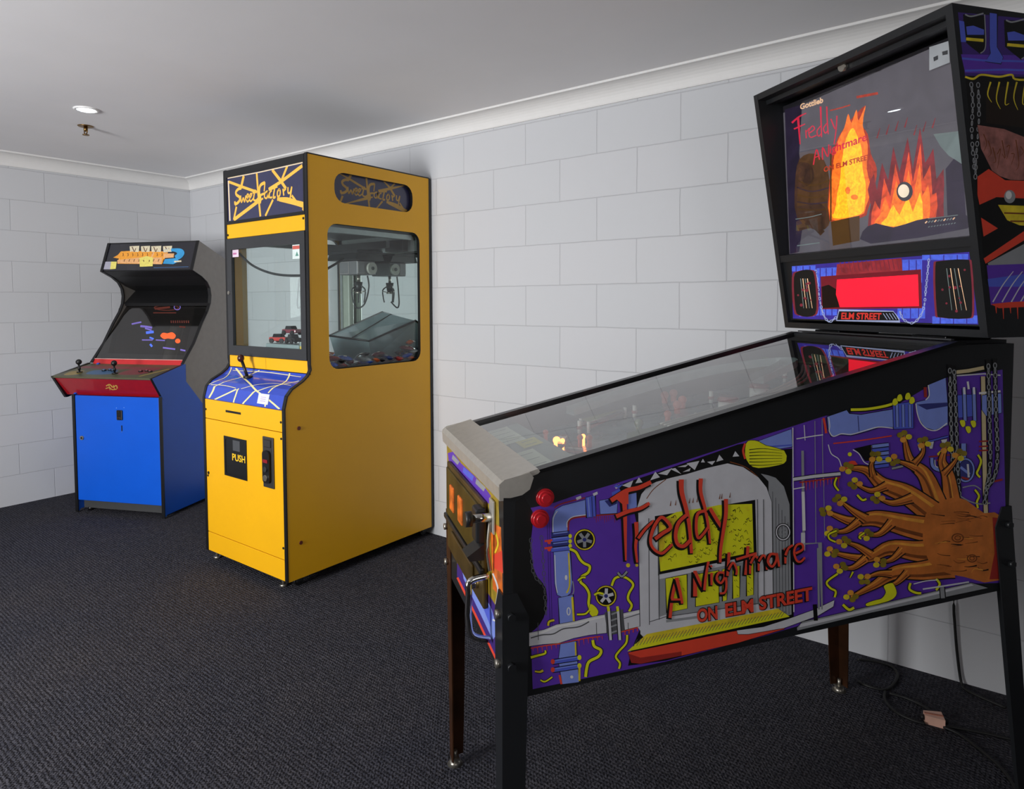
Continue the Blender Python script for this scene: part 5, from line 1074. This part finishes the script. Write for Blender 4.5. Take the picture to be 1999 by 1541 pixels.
# backglass print
def bmap(d): return pmap(bb(0, 0, d), NF)
A = Art(pmap(gp(0, 0, .010), NG), NG); A.k = 3
def emm(n, c, s, var=.1, scale=30, rough=.5): return mat(n, c, rough, var=var, scale=scale, emit=c, es=s)
BG1 = emm('glass_plum', '#2a2038', .35, .3, 10); BG2 = emm('glass_haze_grey', '#59565d', .5, .15, 8); BG3 = emm('glass_umber', '#4a3020', .40, .5, 20); BG4 = emm('glass_dark_cloud', '#3c3a42', .5)  # background grey is lifted to stand in for reflected room haze
FLA = emm('flame_yellow', '#ffb41e', 1.0, .25, 60); FLB = emm('flame_orange', '#f0701e', .9, .35, 60); FLC = emm('flame_red', '#a8321c', .7, .3, 50); HAZ = emm('haze_teal', '#6c7a78', .55, .15, 12); GLB = emm('fireglow', '#d84a22', .8, .45, 26); GLR = emm('fireglow_red', '#7e2028', .6, .4, 26); PALE = emm('glow_pale', '#e8d8bc', .9); TXR = emm('text_crimson', '#c4203c', .8); TXO = emm('text_cream', '#e0b48c', .8); UMB = emm('brown_post', '#4a3010', .5)
def clip(pts): return pts
A._f([gp(yi0 + .001, .001, .010), gp(yi1 - .001, .001, .010), gp(yi1 - .001, GH - .001, .010), gp(yi0 + .001, GH - .001, .010)], BG2) if False else A.poly(BG2, [(1526, 222), (1864, 74), (1896, 463), (1540, 500)])
A.poly(BG1, [(1532, 214), (1566, 204), (1560, 300), (1575, 380), (1560, 492), (1542, 496)])
A.poly(BG3, [(1560, 312), (1590, 300), (1616, 330), (1622, 425), (1600, 450), (1556, 425), (1552, 360)], smooth=3)
for k in range(5): A.line(BG1 if k % 2 else UMB, [(1556, 352 + k * 14), (1585, 362 + k * 12), (1620, 352 + k * 14)], 2.5)
A.line(HAZ, [(1553, 428), (1580, 424), (1604, 418)], 1.6); A.line(BG3, [(1556, 446), (1586, 440), (1606, 456)], 12); A.line(HAZ, [(1556, 480), (1600, 474)], 1.8)
A.poly(FLC, [(1620, 432), (1622, 330), (1628, 290), (1640, 262), (1664, 230), (1690, 206), (1680, 240), (1694, 262), (1700, 300), (1712, 330), (1706, 370), (1694, 410), (1684, 424)], smooth=3)
A.poly(FLB, [(1621, 428), (1624, 340), (1634, 280), (1648, 250), (1656, 222), (1662, 240), (1672, 214), (1676, 236), (1690, 206), (1684, 244), (1694, 284), (1692, 330), (1700, 368), (1690, 405), (1680, 420)], smooth=3)
A.poly(FLA, [(1626, 426), (1632, 390), (1640, 350), (1644, 310), (1652, 270), (1664, 250), (1672, 262), (1682, 290), (1684, 330), (1690, 360), (1688, 396), (1680, 418)], smooth=3)
A.poly(FLB, [(1624, 420), (1626, 350), (1634, 360), (1632, 400)], smooth=2); A.disc(FLB, (1668, 385), 7, 5); A.disc(FLB, (1655, 372), 5, 7)
A.line(UMB, [(1622, 300), (1622, 432)], 3, smooth=0); A.poly(UMB, [(1622, 433), (1678, 421), (1678, 470), (1626, 480)])
for y in ((184, 1),): A.line(FLC, [(1620, 216), (1640, 211), (1660, 205)], 2.5); A.line(FLC, [(1672, 190), (1714, 182)], 5)
# smouldering hillside and moon in place of the portrait
A.poly(HAZ, [(1822, 262), (1872, 256), (1880, 322), (1852, 304), (1836, 286)], smooth=0)
A.poly(GLR, [(1694, 446), (1700, 400), (1694, 370), (1706, 340), (1712, 372), (1722, 318), (1734, 352), (1744, 286), (1756, 336), (1772, 268), (1782, 330), (1796, 248), (1806, 318), (1822, 290), (1828, 350), (1842, 330), (1842, 400), (1836, 440), (1780, 456), (1720, 458)], smooth=2)
A.poly(GLB, [(1700, 440), (1708, 392), (1718, 410), (1726, 348), (1738, 384), (1748, 320), (1760, 370), (1774, 296), (1782, 356), (1797, 280), (1802, 350), (1816, 322), (1820, 380), (1828, 376), (1826, 430), (1780, 448), (1730, 450)], smooth=2)
A.poly(FLB, [(1706, 440), (1718, 420), (1728, 384), (1738, 410), (1750, 350), (1760, 396), (1774, 330), (1782, 386), (1796, 318), (1800, 384), (1812, 360), (1816, 410), (1806, 436), (1760, 446)], smooth=2)
A.poly(FLA, [(1720, 442), (1732, 424), (1744, 400), (1756, 420), (1772, 384), (1782, 414), (1796, 376), (1802, 420), (1790, 438)], smooth=2)
for k in range(7): A.line(GLR, [(1712 + k * 18, 270 - (k * 7) % 22), (1718 + k * 18, 250 - (k * 7) % 22)], 3, 1)
A.poly(BG1, [(1684, 452), (1710, 436), (1744, 444), (1790, 430), (1830, 424), (1886, 420), (1889, 446), (1700, 476)], smooth=2)
A.poly(BG1, [(1846, 330), (1862, 310), (1880, 322), (1886, 430), (1850, 430)], smooth=0)
A.disc(BG4, (1766, 374), 16, 19); A.disc(PALE, (1764, 373), 11, 13)
for i in range(10): A.line(HAZ if i % 3 else TXO, [(1806 + i * 6, 436 - i * .8), (1810 + i * 6, 432 - i * .8)], 2.2, smooth=0); A.line(HAZ, [(1812 + i * 5.6, 444 - i * .8), (1815 + i * 5.6, 442 - i * .8)], 1.6, smooth=0)
A.line(HAZ, [(1812, 427), (1870, 420)], 1.4)
A.text(TXO, 'Gottlieb', (1562, 214), (45, -14), (0, -11), bold=.03)
def cr(pts, w, w2=None): A.line(TXR, pts, w, w2)
cr([(1558, 230), (1560, 255), (1562, 282)], 5, 2); cr([(1546, 240), (1560, 228), (1574, 221)], 4, 2); cr([(1550, 252), (1572, 242)], 3, 2); cr([(1573, 254), (1574, 270)], 2.4); cr([(1574, 258), (1580, 250)], 2)
cr([(1580, 260), (1590, 252), (1586, 246), (1579, 256), (1582, 268), (1594, 264)], 2.2); cr([(1602, 208), (1603, 240), (1604, 268)], 3.5, 2); cr([(1602, 246), (1595, 256), (1598, 266), (1604, 260)], 2.2); cr([(1614, 208), (1615, 236), (1617, 262)], 3, 2); cr([(1615, 240), (1608, 250), (1611, 260), (1617, 254)], 2.2); cr([(1622, 232), (1630, 252)], 2.6); cr([(1634, 226), (1632, 256), (1628, 282)], 2.6, 2)
cr([(1588, 322), (1594, 292), (1600, 312)], 2.4); cr([(1590, 308), (1600, 304)], 1.8); cr([(1606, 312), (1606, 288), (1616, 306), (1618, 282)], 2.4); A.text(TXR, 'ightmare', (1620, 300), (72, -26), (0, -16), bold=.02); A.text(FLC, 'ON ELM STREET', (1608, 336), (92, -26), (0, -10), bold=.03)
A.build('backglass_artwork', BGL)
BG_GL = glass('backbox_glass', (.92, .92, .94), 1.6)
b = MB(); b.face([gp(yi0, 0), gp(yi1, 0), gp(yi1, GH), gp(yi0, GH)], BG_GL); b.build('cover_glass', BX)
b = MB(); q0, q1, q2, q3 = [PMI @ onplane(x, y, PM @ gp(0, 0, -.0008), PR3 @ NG) for x, y in ((1814, 92), (1852, 80), (1854, 122), (1814, 138))]
b.face([q0, q1, q2, q3], mat('inspection_label', '#c6cbd0', .6)); q4, q5, q6, q7 = [PMI @ onplane(x, y, PM @ gp(0, 0, -.0012), PR3 @ NG) for x, y in ((1822, 112), (1831, 108), (1831, 116), (1823, 120))]
b.face([q4, q5, q6, q7], mat('label_ink', '#4a4c50', .6)); q4, q5, q6, q7 = [PMI @ onplane(x, y, PM @ gp(0, 0, -.0012), PR3 @ NG) for x, y in ((1839, 101), (1850, 98), (1850, 106), (1840, 108))]; b.face([q4, q5, q6, q7], MATS['label_ink']); b.build('inspection_sticker', BX, 'small white inspection sticker')
# speaker panel print
A = Art(bmap(.012), NF); A.k = 3
EB = emm('panel_violet', '#3a2a98', .28); EBB = emm('panel_blue', '#4a62d8', .45, .2, 60); ER = emm('display_red', '#f01830', 1.05, .03, 8, .25); ERD = emm('display_dark_red', '#6a0c1c', .5); EMR = emm('panel_maroon', '#7a2434', .35); ECH = emm('panel_chain', '#9aa4c8', .4); DSP = mat('display_dark', '#160a10', .3)
A.poly(EB, [(1546, 520), (1892, 492), (1910, 634), (1548, 622)])
for x0, x1, y0, y1 in ((1594, 1634, 524, 560), (1752, 1800, 508, 552), (1592, 1634, 600, 616), (1752, 1806, 600, 622), (1800, 1890, 498, 508), (1546, 1592, 520, 530), (1560, 1590, 606, 618), (1820, 1908, 618, 632)):
    A.poly(EBB, [(x0, y0), (x1, y0 - 2), (x1, y1), (x0, y1)])
    for k in range(3): A.line(EB, [(x0 + (k + .6) * (x1 - x0) / 3.4, y0), (x0 + (k + .6) * (x1 - x0) / 3.4, y1)], 2, smooth=0)
A.poly(GLR, [(1634, 516), (1760, 504), (1762, 530), (1632, 538)])
for k in range(14): A.line(EMR, [(1640 + k * 8.5, 512 - k * .5), (1644 + k * 8.5, 532 - k * .5)], 2, smooth=1)
A.poly(ERD, [(1602, 540), (1798, 526), (1800, 602), (1604, 604)]); A.poly(DSP, [(1604, 560), (1618, 556), (1634, 566), (1638, 600), (1606, 602)]); A.poly(ER, [(1634, 546), (1792, 536), (1794, 598), (1640, 600), (1632, 575)])
A.poly(BK, [(1634, 612), (1640, 606), (1744, 608), (1758, 628), (1634, 626)]); A.line(ECH, [(1633, 626), (1638, 606), (1744, 608), (1757, 628), (1633, 626)], 1.6, smooth=0)
A.text(emm('panel_text_red', '#c83028', .5), 'ELM STREET', (1642, 623), (78, 1), (1, -13), bold=.03)
for k in range(5): A.line(ECH, [(1724 + k * 6, 612), (1732 + k * 6, 624)], 1.2, smooth=0)
A.chain(ECH, [(1592, 524), (1598, 570), (1606, 610), (1618, 628), (1632, 620)], 5, 1.3); A.chain(ECH, [(1814, 500), (1808, 560), (1802, 606), (1784, 630), (1764, 624), (1756, 606)], 5, 1.3)
A.build('panel_artwork', SPK)
def grille(px, y0, y1, hw, name='speaker_grille'):
    A = Art(bmap(.012), NF); A.k = 100
    cx = px; R = lambda h, g: [(cx - h + g, y0 + 12), (cx - h + 10 + g, y0), (cx + h - 10 + g, y0 - 3), (cx + h + g, y0 + 9), (cx + h + g + 4, y1 - 14), (cx + h - 8 + g, y1), (cx - h + 12 + g, y1 - 2), (cx - h + g + 3, y1 - 14)]
    A.poly(EMR, R(hw + 4, 0), smooth=3); A.poly(BK, R(hw, 0), smooth=3)
    rnd = random.Random(px)
    for k in range(4): A.line(TXO if k % 2 else HAZ, [(cx - hw * .35 + k * hw * .22, y0 + 14), (cx - hw * .2 + k * hw * .25, (y0 + y1) / 2), (cx - hw * .05 + k * hw * .28, y1 - 16)], 1.6, .8)
    for k in range(10): A.disc(EMR, (cx + rnd.uniform(-hw * .7, hw * .7), rnd.uniform(y0 + 12, y1 - 14)), rnd.uniform(1.5, 3.5), n=8)
    A.build(name, SPK)
grille(1570, 530, 618, 20); grille(1860, 510, 622, 34)
# backbox near side art
A = Art(pmap((0, B0, 0), (0, -1, 0)), (0, -1, 0)); A.k = 3
A.poly(PURD, [(1870, 24), (2090, 44), (2090, 150), (1884, 150)]); A.poly(PUR, [(1876, 106), (2090, 110), (2090, 148), (1884, 142)])
def uu(x): return x
for dx in (0, 80):
    A.poly(BLM, [(1932 + dx, 25 + .14 * dx), (1946 + dx, 27 + .14 * dx), (1946 + dx, 92 + .14 * dx), (1958 + dx, 112 + .14 * dx), (1954 + dx, 124 + .14 * dx), (1924 + dx, 120 + .14 * dx), (1934 + dx, 104 + .14 * dx), (1932 + dx, 88 + .14 * dx)], smooth=0, o=2)
    A.poly(BK, [(1880 + dx, 28 + .14 * dx), (1922 + dx, 30 + .14 * dx), (1924 + dx, 92 + .14 * dx), (1914 + dx, 106 + .14 * dx), (1896 + dx, 92 + .14 * dx), (1882 + dx, 80 + .14 * dx)]); A.line(GRM, [(1884 + dx, 28 + .14 * dx), (1896 + dx, 32 + .14 * dx), (1920 + dx, 26 + .14 * dx)], 3); A.line(GRM, [(1922 + dx, 28 + .14 * dx), (1924 + dx, 90 + .14 * dx), (1914 + dx, 104 + .14 * dx)], 2)
    A.poly(BLM, [(1886 + dx, 52 + .14 * dx), (1900 + dx, 50 + .14 * dx), (1921 + dx, 58 + .14 * dx), (1921 + dx, 68 + .14 * dx), (1888 + dx, 68 + .14 * dx)]); A.line(YEG, [(1886 + dx, 76 + .14 * dx), (1920 + dx, 79 + .14 * dx)], 6, smooth=0)
A.poly(BLM, [(1872, 40), (1882, 42), (1886, 82), (1876, 82)]); A.line(BLM, [(1878, 114), (1920, 118), (2090, 122)], 4, smooth=0); A.line(BLM, [(1884, 138), (1960, 136), (2090, 140)], 4, smooth=0)
A.poly(BK, [(1884, 148), (2090, 152), (2090, 560), (1925, 555)]); A.line(YEG, [(1884, 150), (1900, 154), (1916, 146), (1950, 150), (1975, 146), (1990, 156), (2090, 152)], 4)
A.chain(GRM, [(1895, 156), (1899, 200), (1897, 260), (1902, 330)], 8, 1.6); A.chain(GRM, [(1909, 156), (1911, 230), (1906, 300), (1904, 345)], 8, 1.6)
# plain rocky crag and red/yellow bands in place of the portrait
MUT = pr('muted_rose', '#8a5a54', var=.35, scale=40)
A.poly(pr('dark_umber', '#241810'), [(1925, 170), (2090, 165), (2090, 262), (1925, 240)])
for k in range(7): A.line(YEG, [(1934 + k * 17, 160), (1928 + k * 17, 184 + (k * 9) % 20), (1936 + k * 17, 200 + (k * 13) % 24)], 3.5, 1, o=1)
A.poly(MUT, [(1908, 244), (1960, 252), (2010, 272), (2090, 280), (2090, 350), (1975, 352), (1940, 340), (1915, 290)], smooth=0, o=2)
for k in range(12): A.line(BRD, [(1920 + k * 9, 262 + (k * 13) % 40), (1926 + k * 9, 280 + (k * 17) % 40), (1920 + k * 9, 296 + (k * 11) % 40)], 2, .8)
A.poly(REDP, [(1908, 345), (1930, 330), (1962, 352), (2090, 356), (2090, 392), (1945, 385), (1912, 400), (1908, 380)], o=2); A.poly(REDP, [(1915, 425), (1948, 446), (1920, 462)], o=2); A.poly(REDP, [(1920, 505), (1998, 452), (2090, 420), (2090, 440), (1998, 470), (1924, 515)], o=2)
A.poly(YEG, [(1948, 400), (2000, 402), (2090, 400), (2090, 448), (1990, 440), (1966, 430)], smooth=0, o=2); A.line(BRD, [(1960, 416), (2090, 420)], 3); A.line(BRD, [(1972, 432), (2090, 434)], 3); A.disc(GRM, (1971, 384), 11, 13); A.disc(WHT, (1969, 381), 6, 8)
A.poly(GRM, [(1928, 514), (2000, 476), (2090, 460), (2090, 520), (1930, 520)], o=1.5); A.poly(PUR, [(1926, 518), (2090, 512), (2090, 592), (1934, 596)]); A.poly(BLM, [(1928, 545), (2000, 535), (2090, 530), (2090, 552), (1990, 560), (1930, 560)])
for k in range(8): A.line(GRY, [(1938 + k * 18, 590), (1958 + k * 18, 556), (1978 + k * 18, 530)], 2.6, 1.4)
A.poly(REDP, [(1934, 594), (1970, 590), (2090, 584), (2090, 596), (1990, 600), (1950, 602)], smooth=0)
for k in range(10): A.line(REDP, [(1944 + k * 14, 598), (1945 + k * 14, 612 + (k * 11) % 22)], 3, 1, smooth=0)
A.build('side_artwork', BSIDE)
# real light of the backbox lamps comes from the emissive prints above

# ------------------------------------------------------------------ cords on the floor
CORD = mat('black_cord', '#0c0c0d', .55)
def zf(px, py, z=.006):
    r = ray(px, py); t = (z - CAMP.z) / r.z; return CAMP + r * t
def cordobj(name, pts, label, r=.0045):
    b = MB(); b.tube(pts, r, CORD); o = b.build(name); tag(o, label, 'cable'); return o
hang = [PM @ Vector((1.10, .30, .575)), PM @ Vector((1.13, .30, .45)), PM @ Vector((1.16, .30, .25)), PM @ Vector((1.165, .30, .06))]
h0 = Vector((zf(1875, 1340).x, 0, 0))
top = PMI @ onplane(1862, 1175, PM @ Vector((0, .35, 0)), PR3 @ Vector((0, -1, 0)))
wl = [onplane(1862, 1168, Vector((0, -.02, 0)), Vector((0, 1, 0))), onplane(1864, 1220, Vector((0, -.018, 0)), Vector((0, 1, 0))), onplane(1869, 1280, Vector((0, -.016, 0)), Vector((0, 1, 0))), onplane(1877, 1334, Vector((0, -.02, 0)), Vector((0, 1, 0)))]
up0 = wl[0] + Vector((0, -.01, .35))
rp = PM @ Vector((PL + .004, .34, .80))
cordobj('power_cord', [rp, rp.lerp(up0, .4) + Vector((0, 0, -.03)), up0 + Vector((0, 0, -.06))] + wl + [Vector((wl[-1].x + .02, -.06, .006)), Vector((wl[-1].x + .12, -.10, .006))], 'thin black cord hanging down the wall behind the pinball machine')
cordobj('power_cord', [zf(1674, 1288), zf(1710, 1292), zf(1740, 1302), zf(1752, 1318), zf(1744, 1336), zf(1728, 1347), zf(1700, 1342), zf(1676, 1332)], 'black cord looped on the carpet behind the rusty rear leg')
cordobj('extension_cord', [zf(1728, 1351), zf(1728, 1368), zf(1748, 1390), zf(1780, 1406), zf(1806, 1414)], 'black cord running across the carpet to the left end of the pale cord connector')
cordobj('extension_cord', [zf(1736, 1354), zf(1770, 1364), zf(1800, 1378), zf(1830, 1398)], 'upper black cord on the carpet ending at the pale cord connector')
cordobj('power_cord', [zf(1842, 1418), zf(1880, 1424), zf(1930, 1434), zf(1990, 1448)], 'upper of the two black cords running right from the pale connector')
cordobj('power_cord', [zf(1842, 1420), zf(1872, 1434), zf(1910, 1462), zf(1950, 1496), zf(1976, 1530), zf(1990, 1560)], 'lower of the two black cords running right from the pale connector')
t0 = zf(1804, 1409, 0); t1 = zf(1841, 1416, 0); mid = (t0 + t1) / 2; dd = t1 - t0; ang = math.atan2(dd.y, dd.x)
CN = empty('cord_connector', (mid.x, mid.y, 0), ang, 'pale pink and white cord connector lying on the carpet under the pinball machine', 'plug')
PK = mat('pale_pink_plastic', '#e8b8a4', .4); L_ = dd.length
b = MB(); b.prism([(-L_ / 2, -.014), (-L_ / 2, .014), (L_ / 2, .024), (L_ / 2, -.024)], 'z', .001, .028, PK); b.build('plug_body', CN)
b = MB(); b.prism([(-L_ / 2, -.003), (-L_ / 2, .003), (L_ / 2, .004), (L_ / 2, -.004)], 'z', .028, .0295, mat('salmon_stripe', '#b8745c', .5)); b.cyl((L_ / 2 - .001, 0, .014), (L_ / 2 + .012, 0, .014), .009, CORD); b.cyl((-L_ / 2 - .010, 0, .014), (-L_ / 2 + .001, 0, .014), .008, CORD); b.build('cord_grip', CN)
